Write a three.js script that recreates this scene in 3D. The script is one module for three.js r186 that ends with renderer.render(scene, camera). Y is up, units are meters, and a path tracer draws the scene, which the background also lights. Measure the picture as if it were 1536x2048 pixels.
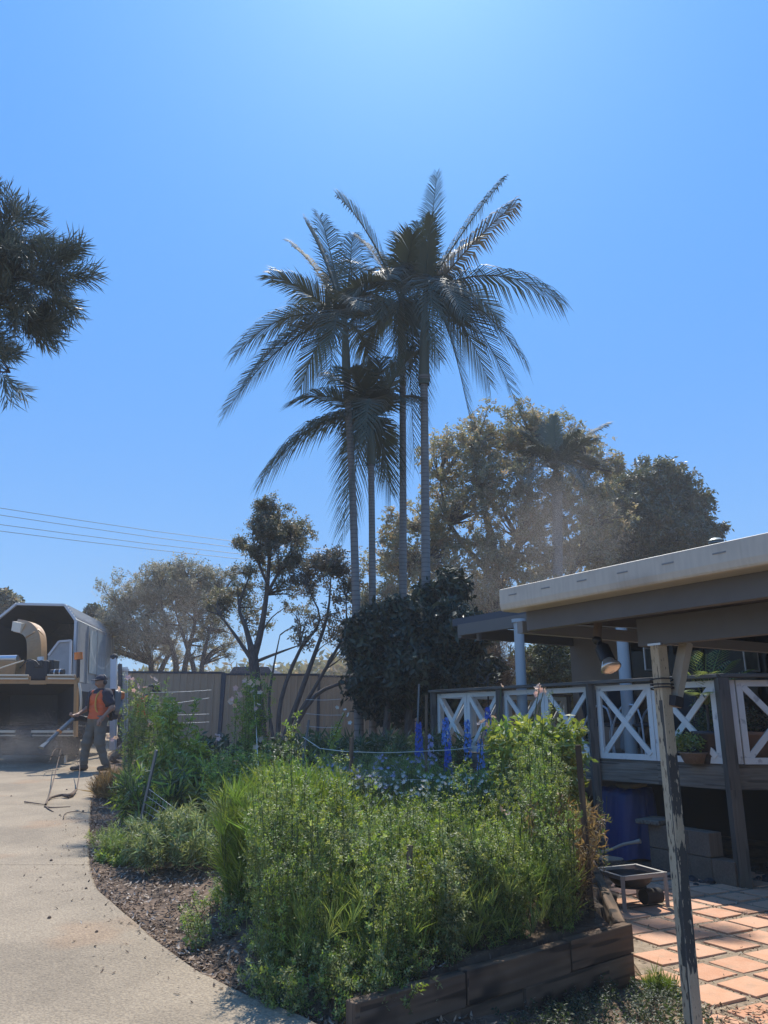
import * as THREE from 'three';
import { mergeGeometries } from 'three/addons/utils/BufferGeometryUtils.js';
import { RoundedBoxGeometry } from 'three/addons/geometries/RoundedBoxGeometry.js';

// ---------- camera, sky, sun, exposure ----------
const EYE = 1.6, PITCH = 15.3 * Math.PI / 180, FOC = 1538, CP = Math.cos(PITCH), SP = Math.sin(PITCH);
const scene = new THREE.Scene();
const camera = new THREE.PerspectiveCamera(2 * Math.atan(1024 / FOC) * 180 / Math.PI, 0.75, 0.05, 1500);
camera.position.set(0, EYE, 0); camera.rotation.set(PITCH, 0, 0);
const renderer = new THREE.WebGLRenderer({ antialias: true });
renderer.toneMapping = THREE.LinearToneMapping; renderer.toneMappingExposure = 1.3;
renderer.shadowMap.enabled = true;
const V = (x, y, z) => new THREE.Vector3(x, y, z);
const clamp = (x, a = 0, b = 1) => Math.min(b, Math.max(a, x)), lerp = (a, b, t) => a + (b - a) * t;
const sstep = (a, b, x) => { const t = clamp((x - a) / (b - a)); return t * t * (3 - 2 * t); };
const SUN_EL = 56 * Math.PI / 180, SUN_AZ = 0.04;
const sunDir = V(Math.sin(SUN_AZ) * Math.cos(SUN_EL), Math.sin(SUN_EL), -Math.cos(SUN_AZ) * Math.cos(SUN_EL));
{
  const W = 1024, H = 512, a = new Float32Array(W * H * 4), d = V(0, 0, 0);
  for (let j = 0; j < H; j++) for (let i = 0; i < W; i++) {
    const el = ((j + 0.5) / H - 0.5) * Math.PI, az = ((i + 0.5) / W - 0.5) * 2 * Math.PI;
    d.set(Math.cos(el) * Math.cos(az), Math.sin(el), Math.cos(el) * Math.sin(az));
    const y = Math.max(d.y, 0), t = Math.exp(-y * 4.2), g = Math.acos(clamp(d.dot(sunDir), -1, 1));
    const glow = Math.exp(-g * 5.2), wide = Math.exp(-g * 1.9);
    const k = (j * W + i) * 4;
    a[k] = 0.78 * (0.068 + 0.34 * t + 0.085 * wide + 0.42 * glow);
    a[k + 1] = 0.78 * (0.305 + 0.42 * t + 0.16 * wide + 0.50 * glow);
    a[k + 2] = 0.78 * (0.96 + 0.06 * t + 0.12 * wide + 0.25 * glow);
    if (d.y < 0) { a[k] = 0.22; a[k + 1] = 0.20; a[k + 2] = 0.17; }
    a[k + 3] = 1;
  }
  const sky = new THREE.DataTexture(a, W, H, THREE.RGBAFormat, THREE.FloatType);
  sky.mapping = THREE.EquirectangularReflectionMapping; sky.magFilter = THREE.LinearFilter; sky.minFilter = THREE.LinearFilter; sky.wrapS = THREE.RepeatWrapping; sky.needsUpdate = true;
  scene.background = sky; scene.environment = sky;
}
const sun = new THREE.DirectionalLight(new THREE.Color(1, 0.94, 0.84), 5.0);
sun.position.copy(sunDir).multiplyScalar(80).add(V(0, 0, -12)); sun.target.position.set(0, 0, -12); sun.castShadow = true;
Object.assign(sun.shadow.camera, { left: -30, right: 30, top: 30, bottom: -30, near: 1, far: 200 }); sun.shadow.mapSize.set(4096, 4096);
scene.add(sun, sun.target);
scene.fog = new THREE.FogExp2(new THREE.Color(0.86, 0.83, 0.78), 0.0022);

// ---------- helpers ----------
let seedv = 1;
const seed = (s) => { seedv = s | 0; };
const rnd = () => { seedv = (seedv + 0x6d2b79f5) | 0; let t = Math.imul(seedv ^ (seedv >>> 15), 1 | seedv); t = (t + Math.imul(t ^ (t >>> 7), 61 | t)) ^ t; return ((t ^ (t >>> 14)) >>> 0) / 4294967296; };
const rr = (a, b) => a + (b - a) * rnd();
const gs = () => (rnd() + rnd() + rnd() - 1.5) * 1.15;
const ray = (px, py) => { const u = (px - 768) / FOC, v = (1024 - py) / FOC; return [u, SP + v * CP, CP - v * SP]; };
const at = (px, py, D) => { const [r, u, f] = ray(px, py); return V(D * r / f, EYE + D * u / f, -D); };          // the place seen there, D metres ahead
const onY = (px, py, Y) => { const [r, u, f] = ray(px, py), D = (Y - EYE) * f / u; return V(D * r / f, Y, -D); };  // the place seen there at height Y
const SL = 0.045;
const onDrive = (px, py) => { const [r, u, f] = ray(px, py), D = EYE / (SL - u / f); return V(D * r / f, SL * D, -D); };
const used = {};
const numbered = (n) => { const k = used[n] = (used[n] ?? -1) + 1; return k ? n + '_' + String(k).padStart(3, '0') : n; };
const nonIdx = (g) => {
  const h = g.index ? g.toNonIndexed() : g;
  for (const k of Object.keys(h.attributes)) if (!['position', 'normal', 'uv', 'color'].includes(k)) h.deleteAttribute(k);
  if (!h.attributes.normal) h.computeVertexNormals();
  if (!h.attributes.uv) h.setAttribute('uv', new THREE.BufferAttribute(new Float32Array(h.attributes.position.count * 2), 2));
  return h;
};
const merge = (list) => list.length === 1 ? nonIdx(list[0]) : mergeGeometries(list.map(nonIdx));
function metreUV(g0, off = 0) {                    // uv in metres by the way each face points
  const g = nonIdx(g0), p = g.attributes.position, uv = g.attributes.uv, a = V(), b = V(), c = V();
  for (let i = 0; i < p.count; i += 3) {
    a.fromBufferAttribute(p, i); b.fromBufferAttribute(p, i + 1); c.fromBufferAttribute(p, i + 2);
    const n = b.clone().sub(a).cross(c.clone().sub(a)), x = Math.abs(n.x), y = Math.abs(n.y), z = Math.abs(n.z);
    [a, b, c].forEach((q, k) => y >= x && y >= z ? uv.setXY(i + k, q.x + off, q.z + off) : x >= z ? uv.setXY(i + k, q.z + off, q.y) : uv.setXY(i + k, q.x + off, q.y));
  }
  return g;
}
const box = (w, h, d, x, y, z, rx = 0, ry = 0, rz = 0) => { const g = metreUV(new THREE.BoxGeometry(w, h, d), x * 0.37 + z * 0.71); g.applyMatrix4(new THREE.Matrix4().compose(V(x, y, z), new THREE.Quaternion().setFromEuler(new THREE.Euler(rx, ry, rz)), V(1, 1, 1))); return g; };
const rbox = (w, h, d, r, x, y, z, rx = 0, ry = 0, rz = 0) => { const g = metreUV(new RoundedBoxGeometry(w, h, d, 2, r), x * 0.37 + z * 0.71); g.applyMatrix4(new THREE.Matrix4().compose(V(x, y, z), new THREE.Quaternion().setFromEuler(new THREE.Euler(rx, ry, rz)), V(1, 1, 1))); return g; };
function basis(z, up = V(0, 1, 0)) { const zz = z.clone().normalize(); let x = up.clone().cross(zz); if (x.lengthSq() < 1e-6) x = V(1, 0, 0).cross(zz); x.normalize(); return new THREE.Matrix4().makeBasis(x, zz.clone().cross(x), zz); }
function bar(a, b, w, h, up, r = 0) {                // a beam of section w x h from a to b, uv.y along it
  const L = a.distanceTo(b), g = nonIdx(r ? new RoundedBoxGeometry(w, h, L, 1, r) : new THREE.BoxGeometry(w, h, L));
  const p = g.attributes.position, n = g.attributes.normal, uv = g.attributes.uv, off = a.x * 1.7 + a.y * 0.9;
  for (let i = 0; i < p.count; i++) uv.setXY(i, (Math.abs(n.getX(i)) > 0.7 ? p.getY(i) : p.getX(i)) + off, p.getZ(i) + off);
  g.applyMatrix4(basis(b.clone().sub(a), up).setPosition(a.clone().lerp(b, 0.5))); return g;
}
function limb(pts, radii, sides = 6, vscale = 1) {   // a tapered tube through points
  const c = pts.length > 2 ? new THREE.CatmullRomCurve3(pts) : new THREE.LineCurve3(pts[0], pts[1]);
  const n = pts.length > 2 ? (pts.length - 1) * 3 : 2, pos = [], nor = [], uv = [], idx = [];
  let up = V(0.123, 0.05, 1).normalize(); const L = c.getLength();
  for (let i = 0; i <= n; i++) {
    const t = i / n, p = c.getPoint(t), d = c.getTangent(t), x = up.clone().cross(d).normalize(), y = d.clone().cross(x);
    const f = t * (radii.length - 1), k = Math.min(radii.length - 2, Math.floor(f)), r = radii.length > 1 ? lerp(radii[k], radii[k + 1], f - k) : radii[0];
    for (let j = 0; j <= sides; j++) { const a = j / sides * 2 * Math.PI, q = x.clone().multiplyScalar(Math.cos(a)).addScaledVector(y, Math.sin(a)); pos.push(p.x + q.x * r, p.y + q.y * r, p.z + q.z * r); nor.push(q.x, q.y, q.z); uv.push(j / sides * Math.max(0.02, r * 6), t * L * vscale); }
    up = y;
  }
  for (let i = 0; i < n; i++) for (let j = 0; j < sides; j++) { const a = i * (sides + 1) + j, b = a + sides + 1; idx.push(a, a + 1, b, a + 1, b + 1, b); }
  const g = new THREE.BufferGeometry(); g.setAttribute('position', new THREE.Float32BufferAttribute(pos, 3)); g.setAttribute('normal', new THREE.Float32BufferAttribute(nor, 3)); g.setAttribute('uv', new THREE.Float32BufferAttribute(uv, 2)); g.setIndex(idx); return g;
}
const cyl = (r0, r1, h, x, y, z, seg = 20, open = false) => { const g = new THREE.CylinderGeometry(r1, r0, h, seg, 1, open); g.translate(x, y + h / 2, z); return g; };
const rod = (a, b, r, seg = 8) => { const g = new THREE.CylinderGeometry(r, r, a.distanceTo(b), seg); g.rotateX(Math.PI / 2); g.applyMatrix4(basis(b.clone().sub(a)).setPosition(a.clone().lerp(b, 0.5))); return g; };
const lathe = (pts, seg, x, y, z) => { const g = new THREE.LatheGeometry(pts.map(([r, h]) => new THREE.Vector2(r, h)), seg); g.translate(x, y, z); return g; };
function extrude(shape, depth, bevel = 0) { return new THREE.ExtrudeGeometry(shape, { depth, bevelEnabled: bevel > 0, bevelSize: bevel, bevelThickness: bevel, bevelSegments: 1, curveSegments: 10 }); }
const poly = (pts) => { const s = new THREE.Shape(); pts.forEach(([x, y], i) => i ? s.lineTo(x, y) : s.moveTo(x, y)); s.closePath(); return s; };
function tag(o, label, category, group, kind) { if (label) o.userData.label = label; if (category) o.userData.category = category; if (group) o.userData.group = group; if (kind) o.userData.kind = kind; return o; }
function thing(name, label, category, pos = V(0, 0, 0), group, turn = 0) { const o = new THREE.Group(); o.name = numbered(name); o.position.copy(pos); o.rotation.y = turn; scene.add(o); o.updateMatrixWorld(true); return tag(o, label, category, group); }
const shade = (o) => { o.castShadow = o.receiveShadow = true; return o; };
function part(name, geos, mat, parent = scene, world = true) {   // geometry given in world axes unless world is false
  const g = merge(Array.isArray(geos) ? geos : [geos]);
  if (parent !== scene && world) { parent.updateWorldMatrix(true, false); g.applyMatrix4(parent.matrixWorld.clone().invert()); }
  const m = shade(new THREE.Mesh(g, mat)); m.name = parent === scene ? numbered(name) : name; parent.add(m); return m;
}
function scatter(name, geo, mat, items, parent = scene, kind = 'stuff') {   // items: {p, q, s, c}
  const m = shade(new THREE.InstancedMesh(geo, mat, items.length)), M = new THREE.Matrix4(), S = V();
  const inv = parent !== scene ? (parent.updateWorldMatrix(true, false), parent.matrixWorld.clone().invert()) : null;
  items.forEach((it, i) => { M.compose(it.p, it.q, typeof it.s === 'number' ? S.set(it.s, it.s, it.s) : it.s); if (inv) M.premultiply(inv); m.setMatrixAt(i, M); if (it.c) m.setColorAt(i, it.c); });
  m.name = parent === scene ? numbered(name) : name; m.userData.kind = kind; parent.add(m); return m;
}
const struct = (name, geos, mat, parent) => { const m = part(name, geos, mat, parent); m.userData.kind = 'structure'; return m; };
const qdir = (d, roll = 0) => { const q = new THREE.Quaternion().setFromUnitVectors(V(0, 1, 0), d.clone().normalize()); return q.multiply(new THREE.Quaternion().setFromAxisAngle(V(0, 1, 0), roll)); };
const rdir = () => { const z = rr(-1, 1), a = rr(0, 6.283), r = Math.sqrt(1 - z * z); return V(r * Math.cos(a), z, r * Math.sin(a)); };
const tint = (c, dv = 0.15, dh = 0.1) => { const k = 1 + rr(-dv, dv), h = rr(-dh, dh); return new THREE.Color(c[0] * k * (1 + h), c[1] * k, c[2] * k * (1 - h)); };

// ---------- textures ----------
function lattice(s) { const n = 64, a = new Float32Array(n * n); seed(s); for (let i = 0; i < n * n; i++) a[i] = rnd(); return a; }
const LAT = [lattice(11), lattice(23), lattice(37)];
function vn(x, y, per, k = 0) { const xi = Math.floor(x), yi = Math.floor(y), fx = x - xi, fy = y - yi, ux = fx * fx * (3 - 2 * fx), uy = fy * fy * (3 - 2 * fy), L = LAT[k], w = (i) => ((i % per) + per) % per; const A = w(xi) & 63, B = w(xi + 1) & 63, C = (w(yi) & 63) * 64, D = (w(yi + 1) & 63) * 64; return lerp(lerp(L[C + A], L[C + B], ux), lerp(L[D + A], L[D + B], ux), uy); }
function fbm(u, v, per, oct, k = 0) { let s = 0, a = 0.5, t = 0; for (let o = 0; o < oct; o++) { s += a * vn(u * per + o * 5.3 * 0, v * per, per, (k + o) % 3); t += a; a *= 0.55; per *= 2; } return s / t; }
function tex(n, fn, srgb = true, rep = 1, m = n) {
  const a = new Uint8Array(n * m * 4);
  for (let j = 0; j < m; j++) for (let i = 0; i < n; i++) { const c = fn((i + 0.5) / n, (j + 0.5) / m), k = (j * n + i) * 4; for (let q = 0; q < 3; q++) { const x = clamp(typeof c === 'number' ? c : c[q]); a[k + q] = 255 * (srgb ? (x < 0.0031308 ? 12.92 * x : 1.055 * Math.pow(x, 1 / 2.4) - 0.055) : x); } a[k + 3] = 255; }
  const t = new THREE.DataTexture(a, n, m, THREE.RGBAFormat); t.wrapS = t.wrapT = THREE.RepeatWrapping; t.magFilter = THREE.LinearFilter; t.minFilter = THREE.LinearMipmapLinearFilter; t.generateMipmaps = true; if (srgb) t.colorSpace = THREE.SRGBColorSpace; t.repeat.set(rep, rep); t.needsUpdate = true; return t;
}
const mixc = (a, b, t) => [lerp(a[0], b[0], t), lerp(a[1], b[1], t), lerp(a[2], b[2], t)], mulc = (a, k) => [a[0] * k, a[1] * k, a[2] * k];
const std = (o) => new THREE.MeshStandardMaterial(o), C = (r, g, b) => new THREE.Color(r, g, b);
const M = {};
{ // exposed aggregate concrete: fine pale and dark stones, larger stains; 2 m a tile
  const col = (u, v) => { const g = vn(u * 512, v * 512, 64 * 8, 0), f = vn(u * 256, v * 256, 256, 1), big = fbm(u, v, 4, 4, 2), red = sstep(0.58, 0.75, fbm(u + 0.3, v + 0.6, 3, 3, 1)); let c = mixc([0.155, 0.120, 0.082], [0.38, 0.305, 0.208], 0.5 * g + 0.5 * f); c = mulc(c, 0.68 + 0.64 * big); c = mixc(c, [c[0] * 1.06, c[1] * 0.95, c[2] * 0.88], red); if (g < 0.07) c = mulc(c, 0.4); return c; };
  M.concrete = std({ map: tex(1024, col, true, 0.5), bumpMap: tex(512, (u, v) => 0.6 * vn(u * 256, v * 256, 256, 0) + 0.4 * vn(u * 128, v * 128, 128, 1), false, 0.5), bumpScale: 0.006, roughness: 0.92 });
  M.soil = std({ map: tex(1024, (u, v) => { const a = fbm(u, v, 8, 6, 0), b = vn(u * 200, v * 200, 200, 1), c = fbm(u, v, 3, 3, 2); let q = mixc([0.045, 0.030, 0.02], [0.20, 0.135, 0.09], clamp(a * 1.5 - 0.25)); q = mixc(q, [0.26, 0.20, 0.14], sstep(0.78, 0.95, b) * 0.8); return mulc(q, 0.75 + 0.5 * c); }, true, 0.5), bumpMap: tex(512, (u, v) => fbm(u, v, 16, 5, 1), false, 0.5), bumpScale: 0.06, roughness: 1 });
  const wood = (a, b, dark, s) => (u, v) => { const g = fbm(u * 1, v * 0.06, 32, 5, s) * 0.5 + vn(u * 64, v * 6, 64, s) * 0.5, k = sstep(0.62, 0.8, vn(u * 48, v * 3, 48, (s + 1) % 3)); let c = mixc(a, b, g); c = mixc(c, dark, k * 0.7); return mulc(c, 0.8 + 0.4 * fbm(u, v, 4, 3, s)); };
  M.greyTimber = std({ map: tex(512, wood([0.105, 0.092, 0.07], [0.235, 0.205, 0.155], [0.055, 0.047, 0.036], 0), true, 1), bumpMap: tex(256, (u, v) => vn(u * 64, v * 4, 64, 0), false), bumpScale: 0.004, roughness: 0.85 });
  M.darkTimber = std({ map: tex(512, wood([0.078, 0.066, 0.052], [0.135, 0.118, 0.093], [0.034, 0.03, 0.024], 1), true, 1), roughness: 0.7 });
  M.sleeper = std({ map: tex(512, (u, v) => { let c = wood([0.085, 0.055, 0.036], [0.20, 0.135, 0.085], [0.02, 0.016, 0.013], 2)(u, v); return mixc(c, [0.012, 0.010, 0.009], sstep(0.5, 0.62, fbm(u + 0.2, v * 0.7, 3, 4, 0))); }, true, 0.8), bumpMap: tex(256, (u, v) => 0.5 * vn(u * 64, v * 4, 64, 1) + 0.5 * fbm(u, v, 8, 3, 2), false, 0.8), bumpScale: 0.012, roughness: 0.95 });
  M.stake = std({ map: tex(256, wood([0.10, 0.065, 0.04], [0.24, 0.16, 0.10], [0.05, 0.035, 0.025], 0), true, 1), roughness: 0.9 });
  M.whitePaint = std({ map: tex(512, (u, v) => { const d = sstep(0.62, 0.8, fbm(u, v, 12, 4, 0)); return mixc(mulc([0.72, 0.70, 0.62], 0.9 + 0.2 * fbm(u, v, 4, 3, 1)), [0.34, 0.33, 0.30], d * 0.75); }, true, 1), roughness: 0.55 });
  M.cream = std({ map: tex(512, (u, v) => mulc(mixc([0.50, 0.44, 0.34], [0.40, 0.34, 0.26], sstep(0.5, 0.8, fbm(u, v, 5, 4, 0))), 0.94 + 0.12 * vn(u * 128, v * 20, 128, 1)), true, 0.7), roughness: 0.42 });
  M.gutter = M.cream;
  M.creamDark = std({ color: C(0.20, 0.20, 0.19), roughness: 0.5 });
  M.beamPaint = std({ map: tex(512, (u, v) => mulc(mixc([0.125, 0.118, 0.108], [0.085, 0.082, 0.077], fbm(u, v, 6, 4, 2)), 1), true, 0.8), roughness: 0.55 });
  M.fence = std({ map: tex(512, (u, v) => mulc(mixc([0.48, 0.355, 0.23], [0.385, 0.285, 0.185], fbm(u, v * 0.5, 6, 4, 0)), 0.93 + 0.14 * vn(u * 64, v * 3, 64, 1)), true, 0.35), roughness: 0.6 });
  M.fenceDark = std({ color: C(0.055, 0.06, 0.07), roughness: 0.55 });
  M.tile = [0, 1, 2, 3].map((k) => std({ map: tex(256, (u, v) => { const a = fbm(u, v, 5, 5, k % 3), d = sstep(0.55, 0.8, fbm(u + 0.5 * (k & 1), v + 0.25 * k, 4, 4, 2)); let c = mixc([[0.54, 0.265, 0.15], [0.57, 0.29, 0.165], [0.50, 0.23, 0.125], [0.58, 0.31, 0.19]][k], [0.60, 0.37, 0.25], a); c = mixc(c, [0.42, 0.28, 0.19], d * 0.6); return mulc(c, 0.9 + 0.2 * vn(u * 90, v * 90, 90, 1)); }, true, 2), bumpMap: null, roughness: 0.88 }));
  M.bark = std({ map: tex(512, (u, v) => { const g = fbm(u * 2, v * 0.4, 12, 5, 0); return mulc(mixc([0.05, 0.042, 0.036], [0.17, 0.145, 0.125], g), 0.8 + 0.4 * fbm(u, v, 4, 3, 1)); }, true, 2), bumpMap: tex(256, (u, v) => fbm(u * 2, v * 0.4, 12, 4, 0), false, 2), bumpScale: 0.02, roughness: 0.95 });
  M.palmBark = std({ map: tex(512, (u, v) => { const ring = Math.pow(Math.abs(Math.sin(v * Math.PI * 10 + 0.5 * vn(u * 6, v * 6, 6, 2))), 18); let c = mixc([0.17, 0.165, 0.15], [0.27, 0.26, 0.235], fbm(u, v, 5, 4, 0)); return mixc(c, [0.10, 0.09, 0.08], ring * 0.75); }, true, 1), roughness: 0.85 });
  M.wall = std({ map: tex(256, (u, v) => mulc([0.25, 0.22, 0.185], 0.9 + 0.2 * fbm(u, v, 6, 4, 0)), true, 0.5), roughness: 0.85 });
  M.block = std({ map: tex(512, (u, v) => mulc(mixc([0.14, 0.10, 0.07], [0.21, 0.155, 0.11], fbm(u, v, 6, 5, 0)), 0.85 + 0.3 * vn(u * 120, v * 120, 120, 1)), true, 0.8), bumpMap: tex(256, (u, v) => fbm(u, v, 10, 4, 1), false, 0.8), bumpScale: 0.01, roughness: 0.95 });
}
M.sand = std({ map: tex(256, (u, v) => mulc(mixc([0.20, 0.145, 0.10], [0.36, 0.29, 0.21], fbm(u, v, 16, 5, 1)), 0.85 + 0.3 * vn(u * 128, v * 128, 128, 0))), bumpMap: tex(256, (u, v) => fbm(u, v, 24, 4, 2), false), bumpScale: 0.012, roughness: 1 });
M.steel = std({ color: C(0.55, 0.55, 0.54), metalness: 0.85, roughness: 0.38 });
M.alu = std({ color: C(0.62, 0.63, 0.64), metalness: 0.3, roughness: 0.42 });
M.black = std({ color: C(0.018, 0.018, 0.02), roughness: 0.5 });
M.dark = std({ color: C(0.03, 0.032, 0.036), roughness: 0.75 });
M.rubber = std({ color: C(0.02, 0.02, 0.021), roughness: 0.9 });
M.bluePaint = std({ color: C(0.43, 0.46, 0.45), roughness: 0.5 });
M.wire = std({ color: C(0.45, 0.45, 0.44), metalness: 0.6, roughness: 0.45 });
M.string = std({ color: C(0.75, 0.72, 0.62), roughness: 0.8 });
const leafMat = (r, g, b, tr = 0.4, coat = 0.25) => new THREE.MeshPhysicalMaterial({ color: C(r, g, b), roughness: 0.85, transmission: tr, thickness: 0, side: THREE.DoubleSide, clearcoat: coat, clearcoatRoughness: 0.35 });
M.leaf = leafMat(1, 0.98, 0.6, 0.58, 0.25);           // tinted per copy
M.leafDull = leafMat(1, 0.95, 0.8, 0.4, 0.3);
M.leafTree = leafMat(1, 0.94, 0.78, 0.6, 0.35);
M.leafDark = leafMat(1, 1, 1, 0.12, 0.2);
// ---------- ground ----------
const BED = [[1.48, 5.52], [-0.1, 4.22], [-0.62, 4.55], [-1.10, 5.45], [-1.52, 7.2], [-2.42, 8.6], [-3.3, 11], [-4.3, 14], [-4.0, 15.2], [0.2, 15.2], [1.1, 13.0], [1.9, 10.2], [2.02, 8.4]];
function inPoly(x, d, P) { let c = false; for (let i = 0, j = P.length - 1; i < P.length; j = i++) if ((P[i][1] > d) !== (P[j][1] > d) && x < (P[j][0] - P[i][0]) * (d - P[i][1]) / (P[j][1] - P[i][1]) + P[i][0]) c = !c; return c; }
function distPoly(x, d, P) { let m = 1e9; for (let i = 0, j = P.length - 1; i < P.length; j = i++) { const ax = P[j][0], ay = P[j][1], bx = P[i][0] - ax, by = P[i][1] - ay, t = clamp(((x - ax) * bx + (d - ay) * by) / (bx * bx + by * by)); m = Math.min(m, Math.hypot(x - ax - t * bx, d - ay - t * by)); } return m; }
const slope = (d) => d < 30 ? SL * Math.max(d, -6) : SL * 30;
function baseY(x, d) { const k = (d - 5) * 0.36, w = 1 - sstep(-0.5 + Math.max(0, k), 1.3 + Math.max(0, k), x); return slope(d) * lerp(0, 1, w) * (d < 26 ? 1 : 1); }
function groundY(x, d) {
  let y = baseY(x, d);
  if (inPoly(x, d, BED)) { const e = sstep(0, 0.5, distPoly(x, d, BED)), wall = sstep(-0.5, 0.25, x); const inY = Math.max(0.31 * wall, SL * d + 0.04 + 0.10 * e) + 0.05 * vn(x * 2.3, d * 2.3, 64, 0); y = Math.max(y, inY); }
  else if (x < 1.4) y += 0.035 * vn(x * 3 + 30, d * 3, 64, 1) * (d > 3 ? 1 : 0);
  return y;
}
const G = (x, d, dy = 0) => V(x, groundY(x, d) + dy, -d);
{
  const xs = [], ds = [];
  for (let x = -400; x < -20; x += 40) xs.push(x); for (let x = -20; x < -6; x += 1) xs.push(x); for (let x = -6; x < 6; x += 0.09) xs.push(x); for (let x = 6; x < 20; x += 1) xs.push(x); for (let x = 20; x <= 400; x += 40) xs.push(x);
  for (let d = -200; d < -5; d += 30) ds.push(d); for (let d = -5; d < 3.4; d += 0.8) ds.push(d); for (let d = 3.4; d < 16; d += 0.09) ds.push(d); for (let d = 16; d < 40; d += 1.2) ds.push(d); for (let d = 40; d <= 800; d += 60) ds.push(d);
  const pos = [], uv = [], idx = [], n = xs.length;
  for (const d of ds) for (const x of xs) { pos.push(x, groundY(x, d), -d); uv.push(x, d); }
  for (let j = 0; j < ds.length - 1; j++) for (let i = 0; i < n - 1; i++) { const a = j * n + i, b = a + n; idx.push(a, a + 1, b + 1, a, b + 1, b); }
  const g = new THREE.BufferGeometry(); g.setAttribute('position', new THREE.Float32BufferAttribute(pos, 3)); g.setAttribute('uv', new THREE.Float32BufferAttribute(uv, 2)); g.setIndex(idx); g.computeVertexNormals();
  struct('ground', g, M.soil);
}
// ---------- concrete driveway in slabs with open joints ----------
const EDGE = [[-6, 3.5], [-1, 2.6], [2, 1.35], [3.2, 0.55], [4.25, -0.41], [4.47, -0.687], [4.82, -1.025], [5.31, -1.387], [6.06, -1.886], [6.6, -2.24], [7.07, -2.47], [8.29, -2.95], [11, -3.94], [14.1, -4.98], [19, -6.5], [24, -7.6], [40, -11]];
const edgeX = (d) => { for (let i = 1; i < EDGE.length; i++) if (d <= EDGE[i][0]) { const [d0, x0] = EDGE[i - 1], [d1, x1] = EDGE[i]; return lerp(x0, x1, (d - d0) / (d1 - d0)); } return -11; };
{
  const drive = thing('driveway', null, null, V(-3, 0, -8)); drive.userData.kind = 'structure';
  const joints = [-6, 1.6, 7.42, 11, 14.6, 18.2, 24, 40];
  for (let k = 0; k + 1 < joints.length; k++) {
    const d0 = joints[k] + 0.004, d1 = joints[k + 1] - 0.004, n = Math.max(6, Math.ceil((d1 - d0) / 0.12)), top = [], uv = [], pos = [], idx = [];
    for (let i = 0; i <= n; i++) {
      const d = lerp(d0, d1, i / n), x = edgeX(d) + 0.012 * (vn(d * 4, k, 64, 0) - 0.5), y = slope(d) + 0.045;
      for (const [X, Y, u] of [[-16, y, -16], [x - 0.02, y, x - 0.02], [x, y - 0.012, x], [x, y - 0.16, x + 0.16]]) { pos.push(X, Y, -d); uv.push(u, d); }
      if (i) for (let j = 0; j < 3; j++) { const a = (i - 1) * 4 + j, b = a + 4; idx.push(a, a + 1, b + 1, a, b + 1, b); }
    }
    const g = new THREE.BufferGeometry(); g.setAttribute('position', new THREE.Float32BufferAttribute(pos, 3)); g.setAttribute('uv', new THREE.Float32BufferAttribute(uv, 2)); g.setIndex(idx);
    const f = nonIdx(g); f.deleteAttribute('normal'); f.computeVertexNormals();
    const ends = [d0, d1].map((d) => { const x = edgeX(d); return box(x + 16, 0.14, 0.004, (x - 16) / 2, slope(d) - 0.04, -d); });
    part('concrete_slab', [f, ...ends], M.concrete, drive);
  }
}
// ---------- terracotta pavers on the patio ----------
const TA = V(0.8788, 0, -0.4772), TB = V(0.4772, 0, 0.8788);
{
  const patio = thing('patio', null, null, V(3, 0, -6.5)); patio.userData.kind = 'structure';
  { const q = [V(1.5, 0, -4.0), V(6.4, 0, -4.0), V(6.4, 0, -8.9), V(2.05, 0, -8.9)], g = new THREE.BufferGeometry(); g.setAttribute('position', new THREE.Float32BufferAttribute([q[0], q[1], q[2], q[0], q[2], q[3]].flatMap((p) => [p.x, 0.008, p.z]), 3)); g.computeVertexNormals(); part('joint_sand', metreUV(g), M.sand, patio); }
  seed(5); const geos = [0, 1, 2].map((k) => { const g = metreUV(new RoundedBoxGeometry(0.286 + 0.005 * k, 0.045, 0.278, 1, 0.005), k * 0.37); return g; });
  const o = V(2.578, 0, -6.346);
  for (let i = -9; i < 16; i++) for (let j = -12; j < 9; j++) {
    const c = o.clone().addScaledVector(TA, i * 0.357).addScaledVector(TB, j * 0.347), d = -c.z;
    const right = 1.62 + (d - 5.5) * 0.14;
    if (c.x < right + 0.1 || d < 4.2 || c.x > 6.2 || d > 9.2) continue;
    if (d < 4.75 && c.x < 2.0 && rnd() < 0.3) continue;
    const m = part('paver', geos[(i * 7 + j * 3 + 60) % 3].clone(), M.tile[Math.floor(rnd() * 4)], patio, false);
    m.position.set(c.x - 3 + rr(-0.01, 0.01), -0.004 + rr(-0.006, 0.006), c.z + 6.5 + rr(-0.01, 0.01)); m.rotation.set(rr(-0.012, 0.012), -Math.atan2(TA.z, TA.x) + rr(-0.03, 0.03), rr(-0.012, 0.012));
  }
}
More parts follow.
